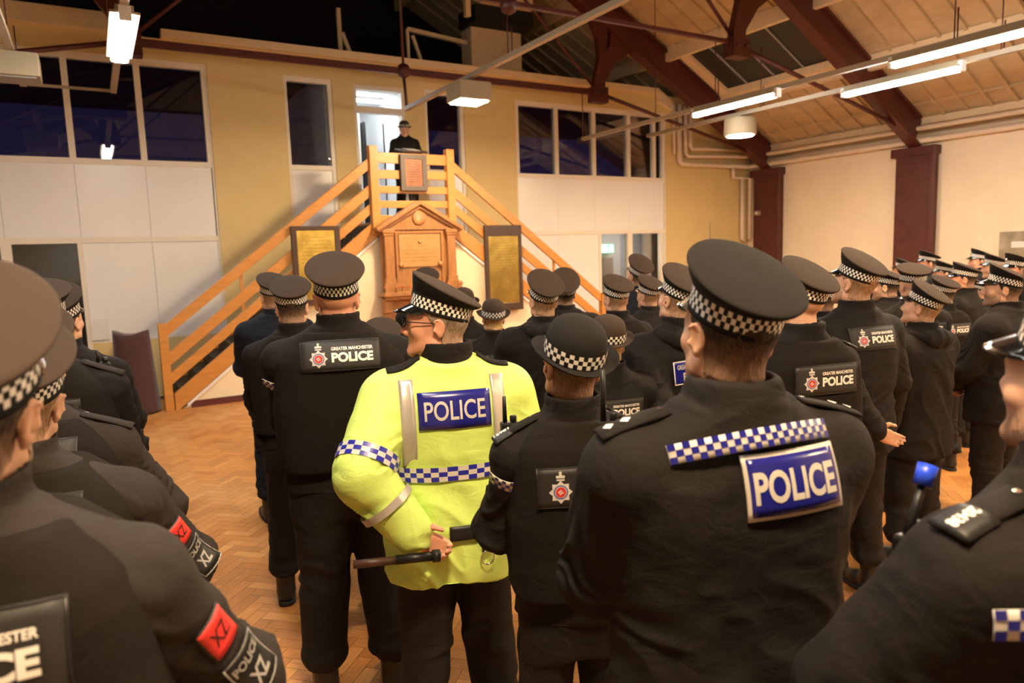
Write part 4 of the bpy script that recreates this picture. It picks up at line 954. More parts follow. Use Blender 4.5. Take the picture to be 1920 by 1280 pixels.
# caps: meshes in the head frame, origin where the band sits
def ellring(rx, ry, z, cy=0.0, n=72, tilt=0.0, p=2.0):
    a = np.linspace(0, 2 * PI, n, endpoint=False)
    x = np.sign(np.cos(a)) * np.abs(np.cos(a)) ** (2 / p) * rx; y = np.sign(np.sin(a)) * np.abs(np.sin(a)) ** (2 / p) * ry
    return np.stack([x, y + cy, np.full(n, z) + tilt * y], 1)
_capm = {}
def cap_meshes(kind, n=72):
    if (kind, n) in _capm: return _capm[kind, n]
    r = {}
    if kind == 'cap':
        B = (.0830, .1050)
        rg = [ellring(B[0] - .004, B[1] - .004, -.004, n=n), ellring(B[0] + .0025, B[1] + .0025, -.003, n=n), ellring(B[0] + .0025, B[1] + .0025, .007, n=n), ellring(B[0], B[1], .009, n=n), ellring(B[0], B[1], .044, n=n)]
        # flaring side of the crown up to the welt
        prof = [(.000, .044, 0), (.009, .052, 0), (.019, .066, 0), (.0255, .078, 0), (.0275, .083, 0)]
        for d, z, c in prof: rg.append(ellring(B[0] + d, B[1] + d * .88, z, cy=-.004 * d / .0275, tilt=.20 * d / .0275, n=n))
        V, F = rings_mesh(np.array(rg)); r['band_side'] = (V, F)
        cr = [ellring(B[0] + .0275, B[1] + .0242, .083, cy=-.004, tilt=.20, n=n), ellring(B[0] + .030, B[1] + .0267, .086, cy=-.004, tilt=.20, n=n), ellring(B[0] + .0275, B[1] + .0242, .0895, cy=-.004, tilt=.20, n=n)]
        for t in (.94, .85, .70, .5, .3, .12, .001):
            cr.append(ellring((B[0] + .0275) * t, (B[1] + .0242) * t, .0895 + .012 * (1 - t ** 2) - .004 * (1 - t) ** 2, cy=-.004, tilt=.20, n=n))
        r['crown'] = rings_mesh(np.array(cr))
        ck = [ellring(B[0] + .0012, B[1] + .0012, .0085, n=n), ellring(B[0] + .0012, B[1] + .0012, .0445, n=n)]
        V, F = rings_mesh(np.array(ck))
        rows, checks = 3, 66
        per = checks / n; uv = []
        for i in range(n): uv += [(i * per, 0), ((i + 1) * per, 0), ((i + 1) * per, rows), (i * per, rows)]
        r['check'] = (V, F, uv)
        # peak: curved shiny visor
        pk = []; m = 25
        for layer, dz in ((0, 0.0), (1, -.0035)):
            for t in (0, .35, .7, 1.0):
                row = []
                for i in range(m):
                    a = R(22 + 136 * i / (m - 1)); w = math.sin((a - R(22)) / R(136) * PI) ** .75
                    row.append((math.cos(a) * (B[0] + .003 + .012 * t * w), math.sin(a) * (B[1] + .003) + .050 * t * w, .004 - .030 * t * w - .012 * t + dz))
                pk.append(row)
        A = np.array(pk); V = A.reshape(-1, 3); Fq = []
        for l in (0, 4):
            for i in range(3):
                for j in range(m - 1):
                    q = [(l + i) * m + j, (l + i) * m + j + 1, (l + i + 1) * m + j + 1, (l + i + 1) * m + j]; Fq.append(q if l else q[::-1])
        for j in range(m - 1): Fq.append([3 * m + j, 3 * m + j + 1, 7 * m + j + 1, 7 * m + j])
        r['peak'] = (V, np.array(Fq))
        g = MB(); g.lathe([(0, 0), (.018, 0), (.020, .003), (.010, .006), (0, .007)], n=14, M=Matrix.Translation((0, B[1] + .002, .050)) @ Matrix.Rotation(R(-90), 4, 'X'))
        r['badge'] = g
    else:
        B = (.087, .108)
        rg = []
        for d, z in ((.000, -.004), (.0, .010), (.001, .045), (.000, .062), (-.004, .078), (-.011, .092), (-.022, .104), (-.037, .113), (-.055, .119), (-.072, .122), (-.0865, .1225)):
            rg.append(ellring(max(.0003, B[0] + d), max(.0003, B[1] + d * 1.24), z, n=n))
        r['crown'] = rings_mesh(np.array(rg))
        br = [ellring(B[0], B[1], .002, n=n), ellring(B[0] + .012, B[1] + .010, .0035, n=n)]
        a = np.linspace(0, 2 * PI, n, endpoint=False)
        def brim(d, z, curl):
            q = ellring(B[0] + d, B[1] + d * .85, z, n=n); q[:, 2] += curl * np.abs(np.cos(a)) ** 2 - .006 * np.abs(np.sin(a)) ** 2 * d / .035; return q
        br += [brim(.026, .003, .004), brim(.040, .006, .010), brim(.0445, .010, .013), brim(.043, .0105, .013), brim(.038, .004, .008), brim(.024, -.001, .003), ellring(B[0], B[1], -.003, n=n)]
        r['brim'] = rings_mesh(np.array(br))
        ck = [ellring(B[0] + .0035, B[1] + .0035, .006, n=n), ellring(B[0] + .0045, B[1] + .0045, .046, n=n)]
        V, F = rings_mesh(np.array(ck)); rows, checks = 3, 44; per = checks / n; uv = []
        for i in range(n): uv += [(i * per, 0), ((i + 1) * per, 0), ((i + 1) * per, rows), (i * per, rows)]
        r['check'] = (V, F, uv)
        g = MB(); g.lathe([(0, 0), (.018, 0), (.020, .003), (.010, .006), (0, .007)], n=14, M=Matrix.Translation((0, B[1] + .006, .028)) @ Matrix.Rotation(R(-90), 4, 'X'))
        r['badge'] = g
    _capm[kind, n] = r; return r

_me = {}
def cached(key, fn):
    if key not in _me: _me[key] = fn()
    return _me[key]
def ob(name, me, parent):
    o = bpy.data.objects.new(name, me); COL.objects.link(o); o.parent = parent; return o

def place_head(o, T, off, pitch=0.0):
    Rm = T[0] @ np.array(Euler((R(pitch), 0, 0)).to_matrix()); p = T[0] @ np.array(off) + T[1]
    Mx = Matrix([[*Rm[i], p[i]] for i in range(3)] + [[0, 0, 0, 1]]); o.matrix_local = Mx

def add_cap(body, T, kind, tilt, crownmat='felt', n=72, feather=None):
    c = cap_meshes(kind, n)
    off = (0, -.006, .050) if kind == 'cap' else (0, -.006, .046)
    if kind == 'cap':
        root = ob('peaked_cap', cached(('capside', n), lambda: mesh_np('peaked_cap', *c['band_side'], M['capblack'])), body)
        place_head(root, T, off, tilt)
        ob('crown', cached(('crown', n, crownmat), lambda: mesh_np('crown', *c['crown'], M[crownmat])), root)
        ob('peak', cached(('peak',), lambda: mesh_np('peak', *c['peak'], M['patent'])), root)
    else:
        root = ob('bowler_hat', cached(('bowler', n, crownmat), lambda: mesh_np('bowler_hat', *c['crown'], M[crownmat])), body)
        place_head(root, T, off, tilt)
        ob('brim', cached(('brim', n, crownmat), lambda: mesh_np('brim', *c['brim'], M[crownmat])), root)
    V, F, uv = c['check']
    ob('checked_band', cached(('check', kind, n), lambda: mesh_np('checked_band', V, F, M['checkbw'], uv=uv)), root)
    def bd():
        o = c['badge'].build('cap_badge', M['silver']); me = o.data; bpy.data.objects.remove(o); return me
    ob('cap_badge', cached(('badge', kind), bd), root)
    return root

# ------------------------------------------------------------------ clothes
COAT = [(.80, .205, .150, 0), (.90, .205, .148, 0), (1.00, .198, .142, 0), (1.12, .192, .136, 0), (1.24, .202, .142, 0), (1.34, .210, .144, -.002), (1.42, .205, .132, -.006), (1.47, .168, .112, -.012), (1.51, .120, .090, -.018), (1.545, .085, .080, -.022)]
def build_coat(pose, res, arms, off=0.0, hem=.82, seed=0, wr=1.0, collar=True, slim=0.0, sleeve=1.0, flat=None, fall=False):
    xm = max(abs(arms[1][1][0]), abs(arms[-1][1][0])) + .12
    f = Field(ar(-xm, xm, res), ar(-.37, .40, res), ar(hem - .03, 1.64, res))
    K = WIDE[0]; tab = [(z, rx * (K if z < 1.45 else 1 + (K - 1) * .5) - slim, ry * (1 + (K - 1) * .7) - slim * .6, c) for z, rx, ry, c in COAT]; tab[0] = (min(hem, .8), *tab[0][1:])
    f.prof(tab, off, 2.35, z0=hem)
    sleeve = sleeve * (1 + (K - 1) * .9)
    for s in (-1, 1):
        sh, e, w = arms[s]
        f.cone((s * .035, -.026, 1.525), (s * .155 * K, -.014, 1.448), .056 + off * .7, .058 + off * .7, .05); f.cone((s * .13 * K, -.014, 1.44), sh, .062 + off, .066 + off, .04)
        f.cone(sh, e, (.068 + off) * sleeve, (.060 + off) * sleeve, .03); wd = (w - e) / np.linalg.norm(w - e)
        f.cone(e, w - wd * .03, (.062 + off) * sleeve, (.046 + off * .8) * sleeve, .012); 
        # elbow bulk and a flat, open cuff
        f.ell(e, (.068 * sleeve, .068 * sleeve, .068 * sleeve), .02)
        cu = w - wd * .01
        f.cone(w - wd * .05, cu, .046 * sleeve + off * .7, .045 * sleeve + off * .7, .01)
    if collar:
        ct = [(1.495, .098, .098, -.016), (1.53, .084, .090, -.020), (1.58, .082, .088, -.024), (1.63, .084, .090, -.026)]
        f.prof(ct, 0.0, 2.0, .012, z0=1.49, z1=1.605)
        if fall:
            f.prof([(1.485, .150, .128, -.020), (1.52, .122, .118, -.024), (1.565, .098, .104, -.026), (1.60, .088, .094, -.026)], 0.0, 2.0, .0, z0=1.487, z1=1.602)
        f.prof([(1.52, .064, .070, -.024), (1.66, .077, .083, -.026)], 0.0, 2.0, .004, op='c', z0=1.53, z1=1.68)
    V, Q = f.mesh(2); return wrinkle(V, Q, arms, seed, wr, flat)
def wrinkle(V, Q, arms, seed, wr, flat=None):
    N = vnormals(V, Q); D = np.zeros(len(V)); armw = np.zeros(len(V))
    for s in (-1, 1):
        sh, e, w = arms[s]
        for (a, b, el) in ((sh, e, e), (e, w, e)):
            ba = b - a; L = np.linalg.norm(ba); ba = ba / L; u = np.cross(ba, (0, 0, 1.0)); u = u / max(np.linalg.norm(u), 1e-6); v = np.cross(ba, u)
            P = V - a; t = P @ ba; rr = np.linalg.norm(P - np.outer(t, ba), axis=1)
            wt = np.clip((.115 - rr) / .03, 0, 1) * np.clip((t + .02) / .05, 0, 1) * np.clip((L + .03 - t) / .03, 0, 1) * np.clip((np.abs(V[:, 0]) - .13) / .05 + (1 if pose_free else 0), 0, 1)
            q = np.stack([t * 22 + 6 * noise3(np.stack([P @ u * 9, P @ v * 9, t * 3], 1), seed + 5), P @ u * 8, P @ v * 8], 1)
            n = noise3(q, seed + (1 if s > 0 else 2)); n = 1 - 2 * np.abs(n)
            q2 = np.stack([t * 7, P @ u * 10, P @ v * 10], 1)
            near = np.exp(-((np.linalg.norm(V - el, axis=1)) / .12) ** 2)
            n = np.sign(n) * np.abs(n) ** 1.3; D += wt * (n * (.0055 + .0125 * near) + .009 * noise3(q2, seed + 9)); armw = np.maximum(armw, wt)
    tw = 1 - armw
    q = np.stack([V[:, 0] * 5 + 2 * noise3(V * 4, seed + 3), V[:, 1] * 5, V[:, 2] * 9 + 4 * noise3(V * np.array([3, 3, 2]), seed + 4)], 1)
    n = 1 - 2 * np.abs(noise3(q, seed + 7)); low = np.clip((1.38 - V[:, 2]) / .2, .35, 1)
    D += tw * low * (.0105 * n + .008 * noise3(V * 6, seed + 8))
    if flat is not None: D = D * (1 - .85 * np.exp(-(((V[:, 2] - flat) / .045) ** 4)))
    return V + N * (D * wr)[:, None], Q
pose_free = True
def build_vest(res, seed=0, slim=0.0, wr=.5):
    f = Field(ar(-.31, .31, res), ar(-.24, .24, res), ar(.97, 1.60, res))
    tab = [(1.0, .205, .156, 0), (1.12, .208, .158, 0), (1.24, .214, .162, 0), (1.32, .208, .162, -.002), (1.38, .202, .158, -.006), (1.43, .195, .150, -.012), (1.468, .182, .138, -.016), (1.50, .150, .118, -.02), (1.53, .118, .106, -.02), (1.55, .10, .098, -.02)]
    K = WIDE[0]; f.prof([(z, a * (1 + (K - 1) * (1.0 if z < 1.46 else .5)) - slim, b * (1 + (K - 1) * .7) - slim * .6, c) for z, a, b, c in tab], .009, 3.3, z0=1.01, z1=1.535)
    X, Y, Z = f.x[:, None, None], f.y[None, :, None], f.z[None, None, :]
    d = np.sqrt(X ** 2 + ((Y + .0) * .95) ** 2) - (.085 + np.maximum(Z - 1.5, 0) * .2)
    f.F = np.where(Z > 1.47, np.maximum(f.F, -d), f.F).astype(np.float32)
    V, Q = f.mesh(2); N = vnormals(V, Q)
    D = .003 * noise3(V * np.array([7, 7, 12]), seed + 1) + .0025 * (1 - 2 * np.abs(noise3(V * np.array([4, 4, 10]), seed + 2))) * np.clip((1.2 - V[:, 2]) / .1, 0, 1)
    return V + N * (D * wr * 2)[:, None], Q
def build_trousers(res, seed=0, stance=.0, slim=0.0):
    f = Field(ar(-.27, .27, res), ar(-.17, .19, res), ar(.07, 1.06, res))
    K = WIDE[0]; f.prof([(.80, .180 * K, .118, 0), (.92, .180 * K, .125 * K, -.005), (1.03, .165 * K, .112 * K, 0)], -slim, 2.4, z1=1.02)
    for s in (-1, 1):
        h, k, a = np.array((s * .088, -.002, .86)), np.array((s * (.10 + stance * .5), .012, .50)), np.array((s * (.106 + stance), -.018, .225))
        h[0] *= K; f.cone(h, k, .102 * K - slim, .080 * K - slim, .03); f.cone(k, a, .082 * K - slim, .078 - slim * .5, .01); f.ell(a + np.array((0, 0, -.01)), (.084, .090, .055), .02)
    V, Q = f.mesh(2); N = vnormals(V, Q)
    z = V[:, 2]; k1 = np.exp(-((z - .50) / .13) ** 2); k2 = np.clip((.42 - z) / .16, 0, 1); k3 = np.clip((z - .74) / .1, 0, 1)
    n1 = 1 - 2 * np.abs(noise3(np.stack([V[:, 0] * 7, V[:, 1] * 7, z * 15 + 3 * noise3(V * 5, seed)], 1), seed + 1))
    D = n1 * (.0025 + .006 * k1 + .011 * k2 + .003 * k3) + .006 * noise3(V * np.array([8, 8, 4]), seed + 2)
    return V + N * D[:, None], Q
def build_boot(s, stance, res):
    x = s * (.108 + stance); f = Field(ar(x - .09, x + .10, res), ar(-.13, .24, res), ar(-.01, .26, res))
    f.cone((x, -.03, .23), (x, -.03, .09), .054, .052); f.cone((x, -.042, .055), (x + s * .005, .06, .05), .046, .044, .03)
    f.cone((x + s * .004, .05, .042), (x + s * .012, .155, .030), .044, .038, .02); f.ell((x + s * .012, .165, .030), (.044, .042, .036), .015)
    X, Y, Z = f.x[:, None, None], f.y[None, :, None], f.z[None, None, :]
    f.F = np.maximum(f.F, .022 - Z).astype(np.float32); up_ = f.mesh(1)
    g = Field(f.x, f.y, ar(-.008, .06, res * .7))
    def sole(X, Y, Z):
        t = np.clip((Y + .05) / .21, 0, 1); w = np.where(Y < 0, .047, .044 + .006 * np.sin(t * PI)); cx = x + s * .012 * t
        cyy = np.clip(Y, -.045, .165); return np.maximum(np.sqrt((X - cx) ** 2 + (Y - cyy) ** 2) - w, np.maximum(-Z, Z - .026))
    g.put((x - .08, -.11, 0), (x + .08, .22, .03), sole); return up_, g.mesh(1)

# ------------------------------------------------------------------ badges laid on cloth
class Surf:
    """smooth sheet fitted to a garment around a spot, seen along -dir"""
    def __init__(s, bvh, c, d, upv, w, h, lift=.004):
        s.c = Vector(c); s.d = Vector(d).normalized(); u = Vector(upv); s.u = u.cross(s.d).normalized() ; s.v = s.d.cross(s.u).normalized()
        A = []; B = []
        for i in np.linspace(-.5, .5, 9):
            for j in np.linspace(-.5, .5, 7):
                o = s.c + s.u * (i * w) + s.v * (j * h) + s.d * .25
                hit = bvh.ray_cast(o, -s.d, .6)
                if hit[0] is None: continue
                A.append((1, i * w, j * h, (i * w) ** 2, (j * h) ** 2, i * w * j * h)); B.append((hit[0] - s.c).dot(s.d))
        if len(A) < 12: s.k = np.array([0.0] * 6)
        else:
            A = np.array(A); B = np.array(B); med = np.median(B); ok = np.abs(B - med) < .06; A, B = A[ok], B[ok]
            s.k = np.linalg.lstsq(A, B, rcond=None)[0]; r = B - A @ s.k; s.k[0] += max(0, np.percentile(r, 92))
        s.lift = lift
    def p(s, x, y, l=0.0):
        k = s.k; dz = k[0] + k[1] * x + k[2] * y + k[3] * x * x + k[4] * y * y + k[5] * x * y
        return s.c + s.u * x + s.v * y + s.d * (dz + s.lift + l)
class Badge:
    """plate, borders, letters and crests laid on a Surf, as one mesh with several materials"""
    def __init__(s, surf): s.s = surf; s.b = MB(); s.mats = []; s.uv = None
    def mi(s, name):
        if name not in s.mats: s.mats.append(name)
        return s.mats.index(name)
    def sheet(s, x0, y0, x1, y1, m, l=0.0, nx=10, ny=6, t=.003):
        vs = []; fs = []
        for L in (l, l - t):
            for j in range(ny + 1):
                for i in range(nx + 1): vs.append(s.s.p(x0 + (x1 - x0) * i / nx, y0 + (y1 - y0) * j / ny, L))
        W = nx + 1; K = W * (ny + 1)
        for j in range(ny):
            for i in range(nx):
                a = j * W + i; fs.append((a, a + 1, a + W + 1, a + W)); fs.append((K + a, K + a + W, K + a + W + 1, K + a + 1))
        for i in range(nx): fs += [(i, K + i, K + i + 1, i + 1), (ny * W + i, ny * W + i + 1, K + ny * W + i + 1, K + ny * W + i)]
        for j in range(ny): fs += [(j * W, (j + 1) * W, K + (j + 1) * W, K + j * W), (j * W + nx, K + j * W + nx, K + (j + 1) * W + nx, (j + 1) * W + nx)]
        s.b.add(vs, fs, s.mi(m), True); return s
    def border(s, x0, y0, x1, y1, w, m, l=.0012):
        for q in ((x0, y0, x1, y0 + w), (x0, y1 - w, x1, y1), (x0, y0, x0 + w, y1), (x1 - w, y0, x1, y1)): s.sheet(*q, m, l, 8, 4, .001)
        return s
    def tris(s, V, T, m, l):
        s.b.add([s.s.p(x, y, l) for x, y in V], [tuple(t) for t in T], s.mi(m)); return s
    def text(s, txt, x, y, h, m, l=.0022, width=None, bold=.03, slant=0.0):
        V, T, w = text_geo(txt, bold); k = (width / (w * h)) if width else 1.0
        return s.tris([(x + (a + slant * b) * h * k, y + b * h) for a, b in V], T, m, l)
    def disc(s, cx, cy_, r, m, l, n=16, star=0, r2=None):
        vs = [(cx, cy_)]; N = star * 2 if star else n
        for i in range(N):
            a = 2 * PI * i / N + PI / 2; rr = r if (not star or i % 2 == 0) else r2; vs.append((cx + rr * math.cos(a), cy_ + rr * math.sin(a)))
        return s.tris(vs, [(0, 1 + i, 1 + (i + 1) % N) for i in range(N)], m, l)
    def crest(s, cx, cy_, h):
        """eight-pointed silver star with blue ring, red centre and a crown on top"""
        r = h * .36; c = cy_ - h * .14
        s.disc(cx, c, r, 'crestsilver', .0020, star=8, r2=r * .74); s.disc(cx, c, r * .62, 'crestblue', .0026); s.disc(cx, c, r * .50, 'crestsilver', .0030); s.disc(cx, c, r * .44, 'crestred', .0034)
        for a, b in ((-.16, .02), (.0, .12), (.13, -.05), (-.05, -.14)): s.disc(cx + a * r, c + b * r, r * .09, 'crestsilver', .0038, n=8)
        y = c + r * .98
        s.tris([(cx - r * .34, y), (cx + r * .34, y), (cx + r * .34, y + r * .14), (cx - r * .34, y + r * .14)], [(0, 1, 2), (0, 2, 3)], 'crestsilver', .0024)
        for dx in (-.26, -.09, .09, .26): s.disc(cx + dx * r, y + r * .34, r * .13, 'crestsilver', .0024, n=8)
        s.disc(cx, y + r * .50, r * .13, 'crestsilver', .0026, n=8)
        s.tris([(cx - r * .05, y + r * .5), (cx + r * .05, y + r * .5), (cx + r * .05, y + r * .82), (cx - r * .05, y + r * .82)], [(0, 1, 2), (0, 2, 3)], 'crestsilver', .0024)
        s.tris([(cx - r * .14, y + r * .64), (cx + r * .14, y + r * .64), (cx + r * .14, y + r * .73), (cx - r * .14, y + r * .73)], [(0, 1, 2), (0, 2, 3)], 'crestsilver', .0024)
        return s
    def checks(s, x0, y0, x1, y1, rows, l=.002, m1='patchblue', m2='lettergrey'):
        h = (y1 - y0) / rows; n = max(2, int(round((x1 - x0) / h))); w = (x1 - x0) / n
        s.sheet(x0, y0, x1, y1, m2, l, max(4, n), rows, .002)
        for i in range(n):
            for j in range(rows):
                if (i + j) % 2: continue
                a, b = x0 + i * w, y0 + j * h
                s.tris([(a, b), (a + w, b), (a + w, b + h), (a, b + h)], [(0, 1, 2), (0, 2, 3)], m1, l + .0012)
        return s
    def build(s, name, parent):
        me = bpy.data.meshes.new(name); me.from_pydata(s.b.v, [], s.b.f)
        for m in s.mats: me.materials.append(M[m])
        me.polygons.foreach_set('material_index', s.b.m); me.polygons.foreach_set('use_smooth', s.b.sm); me.update()
        return ob(name, me, parent)

def bvh_of(V, Q): return BVHTree.FromPolygons([tuple(v) for v in V.tolist()], [tuple(q) for q in Q.tolist()])
def vest_badge(bvh, parent, z=1.335, w=.29, h=.115):
    b = Badge(Surf(bvh, (0, 0, z), (0, -1, .12), (0, 0, 1), w, h))
    b.sheet(-w / 2, -h / 2, w / 2, h / 2, 'patchblk', .001, 12, 6, .004)
    b.border(-w / 2, -h / 2, w / 2, h / 2, .003, 'belt', .0018)
    b.crest(-w * .275, .002, .092); b.text('POLICE', -w * .115, -.026, .036, 'letterwhite', width=w * .52, bold=.045); b.text('GREATER MANCHESTER', -w * .115, .018, .0125, 'letterwhite', width=w * .52, bold=.03)
    return b.build('police_badge', parent)
def blue_badge(bvh, parent, z, w, h, tilt=0.0, greater=False, x=0.0, rz=0.0):
    upv = (math.sin(R(tilt)), 0, math.cos(R(tilt)))
    b = Badge(Surf(bvh, (x, 0, z), (math.sin(R(rz)), -math.cos(R(rz)), .10), upv, w, h, .006))
    b.sheet(-w / 2, -h / 2, w / 2, h / 2, 'patchblue', .001, 12, 6, .004)
    b.border(-w / 2, -h / 2, w / 2, h / 2, h * .05, 'lettergrey' if not greater else 'letterwhite')
    if greater:
        b.text('GREATER MANCHESTER', -w * .42, h * .14, h * .20, 'lettergrey', width=w * .84); b.text('POLICE', -w * .30, -h * .36, h * .36, 'lettergrey', width=w * .66)
    else: b.text('POLICE', -w * .42, -h * .27, h * .52, 'lettergrey', width=w * .84, bold=.012)
    return b.build('police_badge', parent)
def epaulette(bvh, parent, s, txt=None, pips=0, dark='cloth'):
    """shoulder strap from collar towards the sleeve, with number or pips near its outer end"""
    b = Badge(Surf(bvh, (s * .158 * WIDE[0], -.012, 1.44), (s * .30, -.12, 1), (0, -1, 0), .13, .055, .004))
    b.sheet(-.072, -.026, .072, .026, dark, .002, 10, 4, .006)
    o = s if True else 1
    # x axis of the sheet runs along the shoulder
    ux = 1 if b.s.u.x * s > 0 else -1
    b.disc(-ux * .058, 0, .006, 'silver', .004, n=10)
    if txt: b.sheet(min(ux * .012, ux * .070), -.031, max(ux * .012, ux * .070), .031, 'belt', .004, 6, 4, .006); b.text(txt, .016 if ux > 0 else -.066, -.009, .018, 'letterwhite', .0062, width=.05)
    for i in range(pips):
        cx = ux * (.012 + .036 * i); q = .0115
        b.tris([(cx - q, -q * .0), (cx, -q), (cx + q, 0), (cx, q)], [(0, 1, 2), (0, 2, 3)], 'letterwhite', .0052)
    return b.build('epaulette', parent)
def arm_checks(bvh, parent, arms, s, t=.20, ln=.085):
    sh, e, w = arms[s]; c = sh + (e - sh) * t; ax = Vector((e - sh).tolist()).normalized()
    d = Vector((s * .42, -.88, .2)); d = (d - ax * d.dot(ax)).normalized()
    b = Badge(Surf(bvh, c, d, -ax, ln, .035, .006)); b.checks(-ln / 2, -.018, ln / 2, .018, 3)
    return b.build('checked_flash', parent)

# ------------------------------------------------------------------ officer = body mesh with clothing as its parts
def officer(label, x, y, s, yaw, hy=0, hp=8, pose='front', kit='vest', cap='cap', hair='hdark', beard=None, skin='skin', res=.011, female=False, seed=0, ctilt=0, crown='felt',
            badge=True, rank=None, pips=0, flash=False, hem=.82, stance=.03, slim=0.0, cloth='cloth', greater=None, bun=None, group=None, hpose=None, off=0.0, legs=True, hood=False, hroll=0, big=None, hairkind='crop', feat=(), drop=0.0, wide=None, bz=1.345):
    WIDE[0] = wide or (1.0 if female else 1.11)
    arms = {q: arm_points(pose, q) for q in (-1, 1)}
    # body (shared between officers standing alike)
    hq = res if res < .008 else res * .8
    me = cached(('body', pose, hy, hp, res, female, skin, drop, hroll, WIDE[0]), lambda: mesh_np('person', *build_body(pose, hy, hp, min(hq, .0085), female, None, drop, hroll), M[skin]))
    body = bpy.data.objects.new('person', me); COL.objects.link(body)
    body.location = (x, y, 0); body.rotation_euler = (0, 0, -R(yaw)); body.scale = (s, s, s)
    tag(body, label, 'person', group or 'police officers standing in ranks')
    T = head_frame(hy, hp, hroll, drop)
    # hair
    if hair and hairkind == 'crop':
        o = ob('hair', cached(('hair', hair, res < .008), lambda: mesh_np('hair', *region_shell(T, crop_region, .0035, .0055 if res < .008 else .009, 3), M[hair])), body); place_head(o, T, (0, 0, 0))
    elif hair:
        o = ob('hair', cached(('hairl', hair, res < .008), lambda: mesh_np('hair', *region_shell(T, long_region, .010, .0055 if res < .008 else .009, 3, .004), M[hair])), body); place_head(o, T, (0, 0, 0))
        if bun is not None:
            def bn():
                f = Field(ar(-.08, .08, .006), ar(-.08, .08, .006), ar(-.08, .08, .006)); f.ell((0, 0, 0), (.048, .036, .042)); V, Q = f.mesh(1); N = vnormals(V, Q)
                a = np.arctan2(V[:, 2], V[:, 0]); D = .004 * np.sin(a * 5 + 40 * np.linalg.norm(V, axis=1)) + .003 * noise3(V * 60, 2); return mesh_np('hair_bun', V + N * D[:, None], Q, M[hair])
            b2 = ob('hair_bun', cached(('bun', hair), bn), body); place_head(b2, T, bun)
    if beard:
        o = ob('beard', cached(('beard', beard, res < .008), lambda: mesh_np('beard', *region_shell(T, beard_region, .0016, .005 if res < .008 else .008, 5, .001, True), M[beard])), body); place_head(o, T, (0, 0, 0))
    if cap: add_cap(body, T, cap, ctilt + (10 if cap == 'cap' else 9), crown, 96 if res < .008 else 48)
    # clothes
    ck = ('coat', kit, pose, res, seed % 3 if res > .008 else seed, hem, slim, off, WIDE[0], bool(big))
    if kit == 'vest': cm, co_ = cloth, dict(off=-.006 + off, hem=max(hem, .92), wr=1.0)
    elif kit == 'hivis': cm, co_ = 'hivis', dict(off=.014 + off, hem=hem, wr=.85, collar=False, sleeve=1.12, flat=1.19)
    elif kit == 'coat': cm, co_ = cloth, dict(off=.014 + off, hem=hem, wr=1.2, sleeve=1.15)
    else: cm, co_ = cloth, dict(off=.004 + off, hem=hem, wr=.6, sleeve=1.05, fall=bool(big))
    geo = cached(ck, lambda: build_coat(pose, res, arms, seed=seed, slim=slim, **co_))
    nm = {'vest': 'shirt_jacket', 'hivis': 'high_visibility_coat', 'coat': 'waterproof_coat', 'jacket': 'fleece_jacket'}[kit]
    jk = ob(nm, cached(ck + (cm, 'm'), lambda: mesh_np(nm, *geo, M[cm])), body)
    need = res < .008 or badge or rank or pips or flash or greater or big
    top, topgeo, topk = jk, geo, ck
    if kit == 'vest':
        vk = ('vest', res, seed % 3 if res > .008 else seed, slim, WIDE[0])
        vg = cached(vk, lambda: build_vest(res, seed, slim))
        vo = ob('body_armour_vest', cached(vk + ('m',), lambda: mesh_np('body_armour_vest', *vg, M['vest'])), body); top, topgeo, topk = vo, vg, vk
    bv = lambda: cached(topk + ('bvh',), lambda: bvh_of(*topgeo)); bj = lambda: cached(ck + ('bvh',), lambda: bvh_of(*geo))
    if badge and kit in ('vest', 'jacket') and not greater and not big:
        k = topk + ('badge', bz)
        if k in _me: ob('police_badge', _me[k], top)
        else: _me[k] = vest_badge(bv(), top, bz).data
    if greater: blue_badge(bv(), top, greater[0], greater[1], greater[2], greater[3], True)
    if rank or pips:
        if kit == 'vest': both = cached((ck, vk, 'both'), lambda: bvh_of(np.concatenate([geo[0], vg[0]]), np.concatenate([geo[1], vg[1] + len(geo[0])])))
        else: both = bj()
        for q in (-1, 1): epaulette(both, jk, q, rank if isinstance(rank, str) else None, pips, 'cloth' if rank is not True else 'washed')
    if flash:
        for q in (-1, 1): arm_checks(bj(), jk, arms, q)
    if legs:
        tk = ('trousers', res, stance, seed % 3 if res > .008 else seed, slim, WIDE[0])
        ob('trousers', cached(tk, lambda: mesh_np('trousers', *build_trousers(max(res, .009), seed, stance, slim * .6), M['navy' if cloth == 'navy' else 'trouser'])), body)
        for q in (-1, 1):
            def bt():
                a, b_ = build_boot(q, stance, .008); return mesh_np('boot', *a, M['leather']), mesh_np('sole', *b_, M['bootsole'])
            bm_, sm_ = cached(('boot', q, stance), bt); b1 = ob('boot', bm_, body); ob('sole', sm_, b1)
    if kit == 'hivis':
        def col():
            f = Field(ar(-.14, .14, .007), ar(-.15, .13, .007), ar(1.44, 1.66, .007)); f.prof([(1.46, .135, .112, -.016), (1.50, .110, .104, -.018), (1.53, .094, .098, -.020), (1.60, .090, .094, -.022), (1.64, .090, .094, -.022)], 0, 2.1, z1=1.622)
            f.prof([(1.44, .062, .068, -.022), (1.66, .080, .084, -.022)], 0, 2.0, .004, op='c', z0=1.44, z1=1.67); V, Q = f.mesh(2); N = vnormals(V, Q)
            return mesh_np('collar', V + N * (.003 * noise3(V * np.array([14, 14, 40]), 4))[:, None], Q, M['cloth'])
        ob('collar', col(), body)
